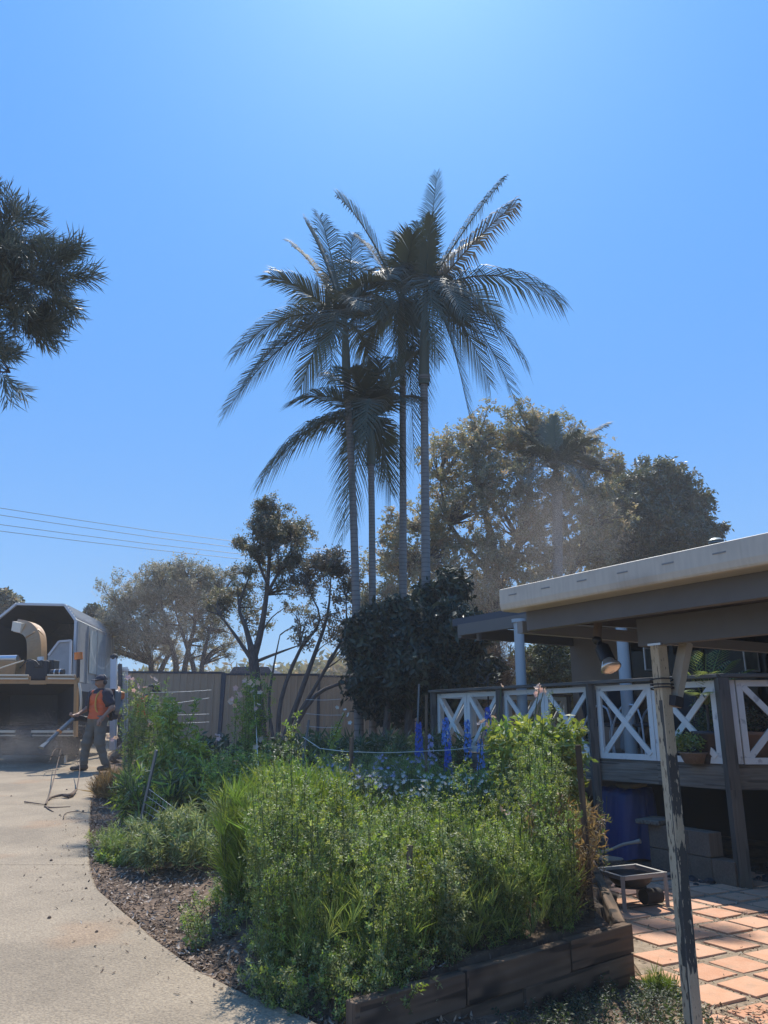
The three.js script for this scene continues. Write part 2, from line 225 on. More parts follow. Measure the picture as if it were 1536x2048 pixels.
// ---------- boundary fence at the back ----------
{
  const A = at(252, 1343, 19), B = at(716, 1353, 19.6); const dir = B.clone().sub(A); dir.y = 0; const L = dir.length(); dir.normalize();
  const f = thing('boundary_fence', 'long brown ribbed metal fence across the back of the garden', 'fence', V(A.x, 0.85, A.z));
  const topAt = (s) => lerp(A.y, B.y, s / L); let s = 0; const W = 2.35;
  const nrm = V(-dir.z, 0, dir.x);
  while (s < L + 9) {
    const x0 = s, x1 = s + W - 0.06, h = 1.86, y1 = topAt(Math.min(s + 1, L)), y0 = y1 - h, shape = [];
    const pos = [], uvs = [], idx = []; let n = 0;                               // ribbed sheet
    const ribs = 14, put = (ss, off) => { const p = A.clone().addScaledVector(dir, ss).addScaledVector(nrm, off); pos.push(p.x, y0, p.z, p.x, y1 - 0.02, p.z); uvs.push(ss, 0, ss, h); if (n++) idx.push(2 * n - 4, 2 * n - 2, 2 * n - 1, 2 * n - 4, 2 * n - 1, 2 * n - 3); };
    for (let r = 0; r < ribs; r++) { const q = lerp(x0, x1, r / ribs), w = (x1 - x0) / ribs; put(q, 0); put(q + w * 0.6, 0); put(q + w * 0.7, 0.022); put(q + w * 0.9, 0.022); }
    put(x1, 0);
    const g = new THREE.BufferGeometry(); g.setAttribute('position', new THREE.Float32BufferAttribute(pos, 3)); g.setAttribute('uv', new THREE.Float32BufferAttribute(uvs, 2)); g.setIndex(idx);
    const gg = nonIdx(g); gg.deleteAttribute('normal'); gg.computeVertexNormals(); part('fence_panel', gg, M.fence, f);
    const a = A.clone().addScaledVector(dir, x0).setY(y1), b = A.clone().addScaledVector(dir, x1).setY(y1);
    part('top_rail', bar(a, b, 0.05, 0.05), M.fenceDark, f);
    part('bottom_rail', bar(a.clone().setY(y0 + 0.03), b.clone().setY(y0 + 0.03), 0.05, 0.06), M.fenceDark, f);
    const p = A.clone().addScaledVector(dir, s - 0.03); part('fence_post', box(0.07, h + 0.1, 0.07, p.x, y0 + h / 2, p.z, 0, 0, 0), M.fenceDark, f);
    s += W;
  }
  // the dark leaning steel post in front of the fence
  const o = thing('steel_post', 'dark steel post leaning in front of the brown fence behind the garden bed', 'post', G(at(438, 1480, 17).x, 17));
  part('post', bar(at(437, 1492, 17), at(449, 1346, 17), 0.10, 0.07), M.fenceDark, o);
  // two posts of the gate by the truck
  const gp = thing('gate_post', 'pale gate post with a rounded cap between the truck and the brown fence', 'gate post', at(226, 1440, 18.4));
  const b1 = at(226, 1500, 18.4), t1 = at(228, 1316, 18.4); part('post', bar(b1, t1, 0.13, 0.13, undefined, 0.01), M.alu, gp); const cap = new THREE.SphereGeometry(0.085, 16, 10); cap.translate(t1.x, t1.y + 0.02, t1.z); part('cap', cap, M.dark, gp);
  const g2 = thing('metal_gate', 'narrow pale metal gate with a dark post beside the garden fence', 'gate', at(246, 1440, 18.8));
  part('gate_post', bar(at(240, 1500, 18.8), at(240, 1328, 18.8), 0.08, 0.08), M.fenceDark, g2);
  for (let k = 0; k < 5; k++) part('slat', bar(at(244.5 + k * 2.6, 1490, 18.9), at(244.5 + k * 2.6, 1334, 18.9), 0.022, 0.02), M.alu, g2);
  for (const y of [1340, 1480]) part('rail', bar(at(242, y, 18.88), at(258, y, 18.88), 0.03, 0.05), M.alu, g2);
}
// ---------- house, verandah and deck ----------
const DK = (s, w, Y) => V(0.82 + 0.547 * s + 0.837 * w, Y, -(12.7 - 0.837 * s + 0.547 * w));   // s along the deck front from its far end, w inwards, Y up
const RY = Math.atan2(0.547, 0.837) - Math.PI / 2;          // turn of the deck axis s
const fl = 1.17;
{
  const h = thing('house', 'house with a dark verandah roof behind the white railed deck', 'house', DK(2.5, 4, 0));
  const wl = (s0, s1, y0, y1, w = 3.2, t = 0.12) => bar(DK(s0, w, (y0 + y1) / 2), DK(s1, w, (y0 + y1) / 2), t, y1 - y0);
  const lightWall = std({ color: C(0.30, 0.285, 0.265), roughness: 0.85 });
  part('wall', [wl(0, 1.25, 0, 3.35), wl(1.25, 2.0, 3.0, 3.35), wl(4.2, 4.55, fl, 3.35), wl(1.25, 11, 3.25, 3.6), wl(7.2, 11, fl, 3.3)], M.wall, h);
  part('base_wall', wl(1.25, 8.2, 0, fl), M.dark, h);  // same wall below floor level, coloured near black to paint in the under-deck shade
  part('end_wall', bar(DK(0.06, 3.26, 1.7), DK(0.06, 9, 1.7), 0.12, 3.6), M.wall, h);
  part('back_wall', [bar(DK(0, 9, 1.7), DK(11, 9, 1.7), 0.12, 3.6), bar(DK(11, 3, 1.7), DK(11, 9, 1.7), 0.12, 3.6), bar(DK(1.3, 6.5, fl + 0.02), DK(11, 6.5, fl + 0.02), 6.2, 0.05)], M.wall, h);
  const glass = new THREE.MeshPhysicalMaterial({ color: C(0.22, 0.25, 0.28), transmission: 1, thickness: 0, roughness: 0.03, specularIntensity: 0.35 });
  for (const [a, b] of [[1.3, 4.15], [4.6, 7.15]]) {
    const d = part('sliding_door', [bar(DK(a, 3.2, fl + 0.05), DK(b, 3.2, fl + 0.05), 0.08, 0.07), bar(DK(a, 3.2, 3.2), DK(b, 3.2, 3.2), 0.08, 0.07), ...[a, (a + b) / 2, b].map((s) => bar(DK(s, 3.2, fl + 0.085), DK(s, 3.2, 3.165), 0.06, 0.06, V(1, 0, 0)))], M.dark, h);
    for (const [p, q] of [[a + 0.04, (a + b) / 2 - 0.04], [(a + b) / 2 + 0.04, b - 0.04]]) part('pane', bar(DK(p, 3.2, 2.16), DK(q, 3.2, 2.16), 0.008, 1.98), glass, d);
  }
  // verandah roof sheet falling to the deck side, its lining, fascia and gutter
  const ev = 0.62, e0 = 3.28, e1 = 4.35;
  const roof = (s0, s1, w0, y0, w1, y1, t) => { const a = DK(s0, w0, y0), b = DK(s1, w0, y0), c = DK(s1, w1, y1), d = DK(s0, w1, y1), pos = []; const q = (p, u) => pos.push(p.x, p.y + u, p.z); for (const u of [0, t]) { q(a, u); q(b, u); q(c, u); q(a, u); q(c, u); q(d, u); } for (const [m, n] of [[a, b], [b, c], [c, d], [d, a]]) { q(m, 0); q(n, 0); q(n, t); q(m, 0); q(n, t); q(m, t); } const g = new THREE.BufferGeometry(); g.setAttribute('position', new THREE.Float32BufferAttribute(pos, 3)); g.computeVertexNormals(); return metreUV(g); };
  part('roof', [roof(-0.12, 11.4, ev, e0, 6.2, e1, 0.03), roof(-0.12, 11.4, 6.2, e1, 9.6, 3.6, 0.03)], std({ color: C(0.09, 0.095, 0.10), roughness: 0.5, metalness: 0.3 }), h);
  part('ceiling_lining', roof(-0.08, 11, 0.72, 3.17, 3.1, 3.22, 0.012), std({ color: C(0.12, 0.11, 0.098), roughness: 0.8 }), h);
  const gut = part('gutter', [bar(DK(-0.14, ev - 0.06, e0 - 0.05), DK(11.4, ev - 0.06, e0 - 0.05), 0.12, 0.12)], M.fenceDark, h);
  part('fascia', [bar(DK(-0.12, ev + 0.03, e0 - 0.09), DK(11.4, ev + 0.03, e0 - 0.09), 0.03, 0.19), bar(DK(-0.12, ev + 0.05, e0 - 0.09), DK(-0.12, 6.0, e1 - 0.12), 0.03, 0.19)], M.dark, h);
  part('downpipe', [rod(DK(0.35, 0.66, 3.14), DK(0.35, 0.66, 2.9), 0.04), rod(DK(0.35, 0.66, 3.14), DK(0.35, 0.60, 3.2), 0.04)], M.creamDark, h);
  part('header_beam', [bar(DK(0.05, 0.5, 3.06), DK(0.05, 3.14, 3.06), 0.09, 0.2), bar(DK(0.15, 0.42, 3.07), DK(11, 0.42, 3.07), 0.09, 0.18)], std({ color: C(0.17, 0.15, 0.125), roughness: 0.8 }), h);
  for (const s of [1.8, 3.5, 7.0]) {
    const c = DK(s, s < 2 ? 0.2 : 0.40, fl), q = part('column', cyl(0.078, 0.072, 1.86, c.x, c.y, c.z, 24), M.bluePaint, h);
    part('column_cap', cyl(0.1, 0.1, 0.05, c.x, c.y + 1.84, c.z, 24), M.bluePaint, q);
  }
  const vp = at(1433, 1090, 12.6); // vent pipe standing on the roof
  const vent = thing('roof_vent', 'small grey green ribbed vent cowl standing up from the roof', 'roof vent', V(vp.x, vp.y - 0.25, vp.z));
  const gm = std({ color: C(0.20, 0.25, 0.25), roughness: 0.5, metalness: 0.3 });
  part('pipe', cyl(0.085, 0.085, 0.36, vp.x, vp.y - 0.45, vp.z), gm, vent);
  for (let k = 0; k < 3; k++) part('cowl_ring', lathe([[0.06, 0], [0.13, 0.01], [0.12, 0.04], [0.06, 0.05]], 20, vp.x, vp.y - 0.1 + k * 0.055, vp.z), gm, vent);
  part('cowl_cap', lathe([[0, 0.05], [0.08, 0.04], [0.13, 0]], 20, vp.x, vp.y + 0.07, vp.z), gm, vent);
  // framed pictures on the wall
  for (const [px, py, w, hh, lab] of [[1503, 1322, 0.33, 0.27, 'small framed picture on the dark wall near the right edge'], [1297, 1318, 0.16, 0.3, 'narrow framed picture on the dark wall beside the pale blue column']]) {
    const D = 11.2, c = at(px, py, D), t = thing('picture', lab, 'picture', c, undefined, RY);
    part('frame', [box(0.02, 0.02, w, 0, hh / 2, 0), box(0.02, 0.02, w, 0, -hh / 2, 0), box(0.02, hh + 0.02, 0.02, 0, 0, w / 2), box(0.02, hh + 0.02, 0.02, 0, 0, -w / 2)].map((g) => g.rotateY(0)), M.alu, t, false);
    part('print', box(0.008, hh - 0.02, w - 0.02, 0.003, 0, 0), std({ map: tex(64, (u, v) => mulc([0.16, 0.19, 0.19], 0.3 + 1.6 * fbm(u, v, 6, 3, 0))), roughness: 0.4 }), t, false);
    t.rotation.y = Math.atan2(0.837, -0.547) + Math.PI / 2 * 0;
  }
}
{
  const d = thing('timber_deck', 'raised grey timber deck with white cross braced railing', 'deck', DK(2.5, 0, 0));
  const CP1 = DK(5.08, 0, 0), RX = (x, w, Y) => V(CP1.x + x, Y, CP1.z - w);               // beyond the third post the front runs straight to the right
  const back = 3.05;
  for (let w = 0.08, k = 0; w < back; w += 0.145, k++) part('deck_board', bar(DK(0.02, w, fl - 0.016), DK(5.05 + w * 0.52, w, fl - 0.016), 0.137, 0.03), M.greyTimber, d);
  for (let w = 0.08; w < 2.6; w += 0.145) part('deck_board', bar(RX(w * 1.0 - 0.05, w, fl - 0.017), RX(4, w, fl - 0.017), 0.137, 0.03), M.greyTimber, d);
  part('fascia_board', bar(DK(0.0, 0.03, fl - 0.14), DK(5.08, 0.03, fl - 0.14), 0.045, 0.215), M.greyTimber, d);
  part('fascia_board', bar(RX(0.0, 0.03, fl - 0.14), RX(4, 0.03, fl - 0.14), 0.045, 0.215), M.greyTimber, d);
  part('fascia_board', bar(DK(0.0, 0.06, fl - 0.14), DK(0.0, back, fl - 0.14), 0.045, 0.215), M.greyTimber, d);
  for (const w of [0.9, 1.8, 2.7]) part('joist', bar(DK(0.05, w, fl - 0.10), DK(5.6, w, fl - 0.10), 0.045, 0.13), M.darkTimber, d);
  for (const s of [0, 1.585, 3.3]) part('post', bar(DK(s, -0.04, -0.05), DK(s, -0.04, 2.06), 0.09, 0.09, V(1, 0, 0)), M.darkTimber, d);
  part('post', bar(RX(0, -0.06, -0.05), RX(0, -0.06, 2.06), 0.115, 0.115, V(1, 0, 0)), M.darkTimber, d);
  part('post', bar(RX(1.75, -0.04, -0.05), RX(1.75, -0.04, 2.06), 0.09, 0.09, V(1, 0, 0)), M.darkTimber, d);
  for (const w of [1.5, 3.0]) part('post', bar(DK(0, w, 0), DK(0, w, 2.06), 0.09, 0.09, V(1, 0, 0)), M.darkTimber, d);
  part('cap_rail', bar(DK(-0.06, -0.02, 2.08), DK(5.12, -0.02, 2.08), 0.15, 0.04, undefined, 0.006), M.darkTimber, d);
  part('cap_rail', bar(RX(-0.02, -0.03, 2.083), RX(4, -0.03, 2.083), 0.15, 0.04, undefined, 0.006), M.darkTimber, d);
  part('cap_rail', bar(DK(-0.02, 0.06, 2.077), DK(-0.02, back, 2.077), 0.15, 0.04, undefined, 0.006), M.darkTimber, d);
  const panel = (P, a, b) => {                                                          // a frame with a diagonal cross; P(s, off, Y)
    const y0 = 1.21, y1 = 2.005, w = 0.065, t = 0.035;
    const pn = new THREE.Group(); pn.name = 'railing_panel'; pn.position.copy(d.worldToLocal(P(a, 0, y0))); d.add(pn); pn.updateWorldMatrix(true, false);
    for (const y of [y0, y1]) part('rail', bar(P(a, 0, y), P(b, 0, y), t, w), M.whitePaint, pn);
    for (const s of [a + w / 2, b - w / 2]) part('upright', bar(P(s, 0, y0 + w / 2), P(s, 0, y1 - w / 2), w, t, P(1, 0, 0).sub(P(0, 0, 0)).cross(V(0, 1, 0))), M.whitePaint, pn);
    const nn = P(0, 1, 0).sub(P(0, 0, 0)), e = 0.07;
    part('cross_brace', bar(P(a + e, 0.004, y0 + e / 2), P(b - e, 0.004, y1 - e / 2), t * 0.55, w, undefined), M.whitePaint, pn);
    part('cross_brace', bar(P(a + e, -0.016, y1 - e / 2), P(b - e, -0.016, y0 + e / 2), t * 0.55, w, undefined), M.whitePaint, pn);
  };
  const F1 = (s, o, Y) => DK(s, 0.02 + o, Y), F2 = (s, o, Y) => RX(s, 0.0 + o, Y), F3 = (s, o, Y) => DK(0.0 + o, s, Y);
  for (const [a, b] of [[0.05, 1.535], [1.635, 3.25], [3.35, 5.02]]) { const m = (a + b) / 2; panel(F1, a, m - 0.004); panel(F1, m + 0.004, b); }
  panel(F2, 0.17, 0.98); panel(F2, 0.985, 1.7); panel(F2, 1.8, 2.7); panel(F2, 2.71, 3.6);
  part('railing_upright', bar(RX(0.11, 0, 1.18), RX(0.11, 0, 2.04), 0.09, 0.03, V(0, 0, 1)), M.whitePaint, d);
  panel(F3, 0.1, 0.76); panel(F3, 0.77, 1.44); panel(F3, 1.56, 2.22); panel(F3, 2.23, 2.95);
}
// ---------- carport roof in front ----------
{
  const A = at(1053, 1262, 4.9), yb = A.y, g = V(0.535, 0, 0.845), q = V(0.845, 0, -0.535);      // g towards the camera along the gutter, q inwards
  const P = (s, w, Y) => A.clone().addScaledVector(g, s).addScaledVector(q, w).setY(yb + Y);
  const c = thing('carport', 'open carport with a cream slotted gutter and peeling steel post', 'carport', P(1, 1, -yb));
  const L = 6.5;
  part('edge_beam', bar(P(0, 0.03, 0.10), P(L, 0.03, 0.10), 0.055, 0.20, undefined, 0.004), M.beamPaint, c);
  // gutter: an open trough with a rolled lip, seen from its front
  const sh = poly([[0, 0], [0.012, -0.004], [0.14, -0.004], [0.14, 0.02], [0.02, 0.02], [0.012, 0.028], [0.012, 0.165], [0.0, 0.172], [-0.012, 0.166], [-0.012, 0.05], [-0.006, 0.012]]);
  const gg = extrude(sh, L + 0.22); gg.scale(1, 0.80, 1); gg.computeVertexNormals(); const gm = metreUV(gg);
  const bm = new THREE.Matrix4().makeBasis(q, V(0, 1, 0), g); // x inwards, y up, z along
  gm.applyMatrix4(bm.clone().setPosition(P(-0.07, -0.14, 0.125)));
  const gut = part('gutter', [gm, bar(P(-0.065, -0.075, 0.19), P(-0.059, -0.075, 0.19), 0.13, 0.125)], M.gutter, c);
  for (let s = 0.02; s < L; s += 0.29) part('overflow_slot', bar(P(s, -0.1525, 0.212), P(s + 0.07, -0.1525, 0.212), 0.005, 0.007), M.creamDark, gut);
  part('fascia_strip', bar(P(-0.06, -0.004, 0.19), P(L, -0.004, 0.19), 0.012, 0.11), M.cream, c);
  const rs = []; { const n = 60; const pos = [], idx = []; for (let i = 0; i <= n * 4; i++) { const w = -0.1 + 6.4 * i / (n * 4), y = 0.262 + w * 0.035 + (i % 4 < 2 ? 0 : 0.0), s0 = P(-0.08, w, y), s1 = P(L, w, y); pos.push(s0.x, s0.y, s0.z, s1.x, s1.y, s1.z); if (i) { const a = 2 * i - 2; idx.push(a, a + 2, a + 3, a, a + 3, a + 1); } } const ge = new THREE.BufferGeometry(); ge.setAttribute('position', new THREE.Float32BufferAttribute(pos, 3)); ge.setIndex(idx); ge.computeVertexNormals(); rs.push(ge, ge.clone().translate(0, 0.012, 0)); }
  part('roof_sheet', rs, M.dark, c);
  part('end_beam', bar(P(-0.06, 0.0, 0.03), P(-0.06, 6, 0.03), 0.05, 0.075), M.creamDark, c);
  part('end_fascia', bar(P(-0.05, 0.06, 0.155), P(-0.05, 6, 0.34), 0.03, 0.19), M.beamPaint, c);
  for (let s = 0.9; s < L; s += 0.95) part('purlin', bar(P(s, 0.08, 0.21), P(s, 6, 0.42), 0.045, 0.09), M.dark, c);
  const base = at(1392, 2100, 4.45), top = at(1333, 1294, 4.55); base.y = -0.05;
  const tp = V(lerp(base.x, top.x, 0.5), 0, 0).setY(0);
  const ps = V(base.x, -0.05, base.z), pt = V(base.x + 0.0, top.y, base.z), PH = pt.y + 0.05, pv = (py) => (at(1350, py, 4.5).y + 0.05) / PH;
  const v1 = pv(1508), v2 = pv(1640), v3 = pv(1682), v4 = pv(1925);
  const worn = tex(512, (u, v) => {                                   // left half: the face turned left; right half: the face turned right
    const L = u < 0.5, x = L ? u * 2 : u * 2 - 1, n = fbm(u * 0.5 + 0.1, v * 1.0, 12, 5, 0) - 0.5, m = fbm(u, v * 3.0, 16, 4, 1) - 0.5, cream = mixc([0.55, 0.44, 0.29], [0.46, 0.35, 0.22], fbm(u, v * 3, 6, 4, 2));
    let bare; if (L) { const s = v + n * 0.09; bare = s > v1 ? 0 : s > v2 ? 1 : s > v3 ? 0 : s > v4 ? 1 : 0; if (bare && m + 0.2 * (Math.abs(x - 0.5)) > 0.24) bare = 0; if (!bare && m < -0.27) bare = 1; }
    else { const edge = 0.30 + 0.5 * n + 0.18 * Math.sin(v * 9); bare = (v < v1 + 0.14 && x < edge * (v < v4 ? 0.5 : 1)) || m < -0.2 ? 1 : 0; }
    let c = bare ? mixc([0.064, 0.060, 0.054], [0.085, 0.07, 0.052], L ? 0.2 : 0.8 * fbm(u, v, 20, 3, 0)) : cream;
    if (!bare && m < -0.12 && !L) c = mixc(c, [0.22, 0.12, 0.06], 0.6);
    return mulc(c, 0.88 + 0.24 * vn(u * 120, v * 400, 64, 0)); }, true, 1, 1024);
  const pg = nonIdx(new RoundedBoxGeometry(0.068, PH, 0.068, 2, 0.007)); { const p = pg.attributes.position, nn = pg.attributes.normal, uv = pg.attributes.uv; for (let i = 0; i < p.count; i++) { const X = Math.abs(nn.getX(i)) > Math.abs(nn.getZ(i)), w = (X ? p.getZ(i) : p.getX(i)) / 0.068 + 0.5; uv.setXY(i, X ? 0.5 + 0.5 * clamp(1 - w, 0.01, 0.99) : 0.5 * clamp(w, 0.01, 0.99), clamp((p.getY(i) / PH) + 0.5, 0.002, 0.998)); } }
  pg.rotateY(0.36); pg.translate(base.x, PH / 2 - 0.05, base.z);
  const post = part('post', pg, std({ map: worn, roughness: 0.62 }), c);
  const bt = at(1372, 1285, 4.5), bb = at(1348, 1412, 4.46);
  part('brace', bar(bb, bt, 0.055, 0.055, V(0.6, 0, 0.8)), M.cream, c);
  part('brace_clip', bar(at(1349, 1392, 4.44), at(1347, 1412, 4.44), 0.075, 0.07, V(0.6, 0, 0.8)), M.dark, c);
  const s0 = pt.clone().addScaledVector(g, -0.12);
  part('bearer', bar(s0.clone().setY(pt.y + 0.08), s0.clone().addScaledVector(g, 5).setY(pt.y + 0.08), 0.055, 0.16, undefined, 0.003), M.beamPaint, c);
  part('beam_bracket', box(0.075, 0.012, 0.09, pt.x, pt.y + 0.004, pt.z, 0, 0.56), M.steel, c);
  part('wire_tie', [0, 0.02, 0.045].map((y) => { const t = new THREE.TorusGeometry(0.062, 0.004, 5, 20); t.rotateX(Math.PI / 2 + rr(-0.15, 0.15)); t.translate(pt.x, pt.y - 0.24 + y, pt.z); return t; }), M.dark, c);
  // floodlight lamp under the edge beam
  const lb = at(1206, 1345, 4.75), lm = thing('floodlight', 'round reflector floodlight on a jointed arm hanging under the carport beam', 'floodlight', at(1196, 1262, 4.75));
  const a0 = at(1196, 1246, 4.8), a1 = at(1194, 1280, 4.78), a2 = at(1204, 1296, 4.75), a3 = at(1216, 1322, 4.7);
  part('mount', rod(a0, a1, 0.026, 12), std({ color: C(0.16, 0.12, 0.09), roughness: 0.7 }), lm);
  part('arm', [rod(a1, a2, 0.02), rod(a2, a3, 0.045, 16), new THREE.SphereGeometry(0.03, 12, 8).translate(a1.x, a1.y, a1.z), new THREE.SphereGeometry(0.036, 12, 8).translate(a2.x, a2.y, a2.z)], M.black, lm);
  const ld = a3.clone().sub(a2).normalize(), lq = new THREE.Quaternion().setFromUnitVectors(V(0, 1, 0), ld);
  const bulb = new THREE.LatheGeometry([[0.028, -0.03], [0.04, 0], [0.058, 0.035], [0.063, 0.05], [0.055, 0.058], [0.03, 0.064], [0, 0.066]].map(([r, y]) => new THREE.Vector2(r, y)), 28); bulb.applyQuaternion(lq); bulb.translate(a3.x, a3.y, a3.z);
  part('reflector_bulb', bulb, new THREE.MeshPhysicalMaterial({ color: C(0.62, 0.55, 0.46), metalness: 0.6, roughness: 0.25, clearcoat: 1, clearcoatRoughness: 0.1 }), lm);
}
// ---------- leaf shapes, each about 1 long ----------
function bladeGeo(list) {                              // list of {o, d, n, len, w, bend}: pointed leaves in two bent halves
  const pos = [], nor = [], uv = [];
  for (const { o, d, n, len, w, bend = 0.2 } of list) {
    const dd = d.clone().normalize(), s = dd.clone().cross(n).normalize(), u = s.clone().cross(dd);
    const p = (t, k, b) => o.clone().addScaledVector(dd, t * len).addScaledVector(s, k * w).addScaledVector(u, -b * len);
    const A = p(0, 0, 0), B = p(0.45, 0.5, bend * 0.25), Cc = p(0.45, -0.5, bend * 0.25), T = p(1, 0, bend), Mi = p(0.5, 0, bend * 0.25 + 0.05);
    for (const [a, b, c] of [[A, B, Mi], [A, Mi, Cc], [B, T, Mi], [Mi, T, Cc]]) for (const q of [a, b, c]) { pos.push(q.x, q.y, q.z); nor.push(u.x, u.y, u.z); uv.push(0, 0); }
  }
  const g = new THREE.BufferGeometry(); g.setAttribute('position', new THREE.Float32BufferAttribute(pos, 3)); g.setAttribute('uv', new THREE.Float32BufferAttribute(uv, 2)); g.computeVertexNormals(); return g;
}
function sprig(n, len, w, spread, bend = 0.25, along = 0.8) {
  const l = []; for (let i = 0; i < n; i++) { const a = i * 2.4 + rr(-0.4, 0.4), e = rr(spread * 0.6, spread), d = V(Math.sin(e) * Math.cos(a), Math.cos(e), Math.sin(e) * Math.sin(a)); l.push({ o: V(0, along * i / n, 0), d, n: V(rr(-1, 1), rr(0.2, 1), rr(-1, 1)), len: len * rr(0.75, 1.2), w, bend: rr(0, bend * 2) }); }
  return bladeGeo(l);
}
seed(77);
const LEAF = { broad: sprig(7, 0.55, 0.26, 1.35), small: sprig(9, 0.32, 0.15, 1.3), fine: sprig(10, 0.42, 0.05, 0.9), needle: sprig(15, 0.5, 0.034, 0.8, 0.12, 0.9), long: sprig(5, 0.95, 0.15, 1.2, 0.5, 0.25), tuft: sprig(11, 1.0, 0.026, 0.5, 0.35, 0.05) };
// ---------- trees ----------
function crowd(blobs, leafOf) {                        // blobs {c, r: V, tips, per, gap}: clusters of clumps round branch tips, so that gaps stay between them
  const items = [], tips = [];
  for (const b of blobs) for (let i = 0; i < b.tips; i++) {
    const d = rdir(), k = Math.pow(rnd(), 0.42) * rr(0.8, 1.08), tip = b.c.clone().add(V(d.x * b.r.x * k, d.y * b.r.y * k, d.z * b.r.z * k)); tips.push({ tip, b, d });
    for (let j = 0; j < b.per; j++) { const p = tip.clone().add(V(gs() * b.cl, gs() * b.cl * 0.8, gs() * b.cl)); items.push(leafOf(p, p.clone().sub(b.c).normalize(), tip)); }
  }
  return { items, tips };
}
function tree(o) {
  seed(o.seed); const base = o.base, t = thing(o.name, o.label, 'tree', base, o.group);
  const D = -base.z, K = D / FOC * 1.04, wood = [];
  const blobs = o.blobs.map(([px, py, rx, ry, dd = 0, tips = 26, per = 22]) => { const c = at(px, py, D + dd), k = (D + dd) / FOC * 1.03; return { c, r: V(rx * k, ry * k, Math.max(rx, ry) * k * 0.8), tips: Math.round(tips * (o.mult ?? 1)), per: Math.round(per * (o.den ?? 1)), cl: (o.cl ?? 0.17) * Math.min(rx, ry) * k * 1.6 }; });
  const cols = o.colors, upb = o.up ?? 0.35;
  const { items, tips } = crowd(blobs, (p, out) => { const d = out.multiplyScalar(o.out ?? 0.6).add(rdir().multiplyScalar(0.8)).add(V(0, upb, 0)); const c = cols[Math.floor(rnd() * cols.length)]; return { p, q: qdir(d, rr(0, 6.28)), s: o.size * rr(0.7, 1.35), c: tint(c, 0.3, 0.12) }; });
  const tr = o.trunks.map((pl) => { const pts = pl.p.map(([x, y, dd = 0]) => at(x, y, D + dd)); const g = limb(pts, pl.r, 8, 1); wood.push(g); return pts; });
  part('trunk', wood, o.bark ?? M.bark, t);
  const twigs = [];
  for (const { tip, b } of tips) { if (rnd() > (o.twig ?? 0.7)) continue; let best = null, bd = 1e9; for (const pts of tr) for (const p of pts.slice(1)) { const e = p.distanceTo(tip) + Math.max(0, p.y - tip.y) * 2; if (e < bd) { bd = e; best = p; } } if (bd > b.r.y * 3.5) best = b.c; const mid = best.clone().lerp(tip, 0.5).add(V(gs() * 0.12 * bd, Math.abs(gs()) * 0.1 * bd, gs() * 0.12 * bd)); twigs.push(limb([best, mid, tip], [o.tr ?? 0.03, 0.006], 4)); }
  if (twigs.length) { const p = part('branch', twigs, o.bark ?? M.bark, t); p.userData.kind = 'stuff'; }
  const f = scatter('foliage', o.leaf ?? LEAF.small, o.mat ?? M.leafDull, items, t);
  return t;
}
const greyGreen = [[0.26, 0.265, 0.20], [0.32, 0.305, 0.235], [0.21, 0.23, 0.165], [0.38, 0.345, 0.275]];
const olive = [[0.31, 0.30, 0.165], [0.38, 0.345, 0.205], [0.42, 0.335, 0.22], [0.25, 0.255, 0.135]];
const darkGreen = [[0.035, 0.05, 0.025], [0.05, 0.065, 0.03], [0.028, 0.04, 0.022]];
const by = (px, D) => { const p = at(px, 1480, D); return V(p.x, baseY(p.x, D), -D); };
tree({ seed: 101, den: 0.55, name: 'spreading_tree', label: 'wide grey green tree with many thin stems behind the brown fence, right of the truck', base: by(330, 24), size: 0.23, leaf: LEAF.small, mult: 1.7, mat: M.leafTree, colors: greyGreen, up: 0.5, cl: 0.15, tr: 0.035,
  blobs: [[245, 1215, 52, 62, 0, 30, 34], [310, 1175, 50, 50, 0.6, 30, 34], [365, 1165, 60, 52, 0, 34, 34], [430, 1185, 46, 48, 0.5, 26, 30], [280, 1262, 66, 40, -0.4, 24, 26], [395, 1245, 70, 44, 0.3, 26, 24], [225, 1275, 30, 40, 0.4, 12, 24], [330, 1300, 100, 30, 1, 26, 18], [250, 1290, 50, 34, 0.5, 18, 20], [440, 1290, 50, 30, 0.8, 14, 16], [350, 1225, 90, 50, 0.5, 30, 22]],
  trunks: [{ p: [[300, 1420], [302, 1330], [285, 1270], [250, 1220]], r: [0.10, 0.08, 0.05, 0.02] }, { p: [[345, 1420], [352, 1330], [330, 1250], [320, 1180]], r: [0.11, 0.085, 0.05, 0.02] }, { p: [[360, 1420], [372, 1320], [390, 1240], [380, 1170]], r: [0.10, 0.08, 0.05, 0.02] }, { p: [[400, 1420], [404, 1330], [420, 1260], [440, 1190]], r: [0.09, 0.07, 0.04, 0.02] }, { p: [[325, 1420], [322, 1340], [345, 1290], [300, 1230]], r: [0.1, 0.08, 0.05, 0.02] }, { p: [[385, 1420], [388, 1340], [372, 1290], [350, 1220]], r: [0.1, 0.08, 0.05, 0.02] }] });
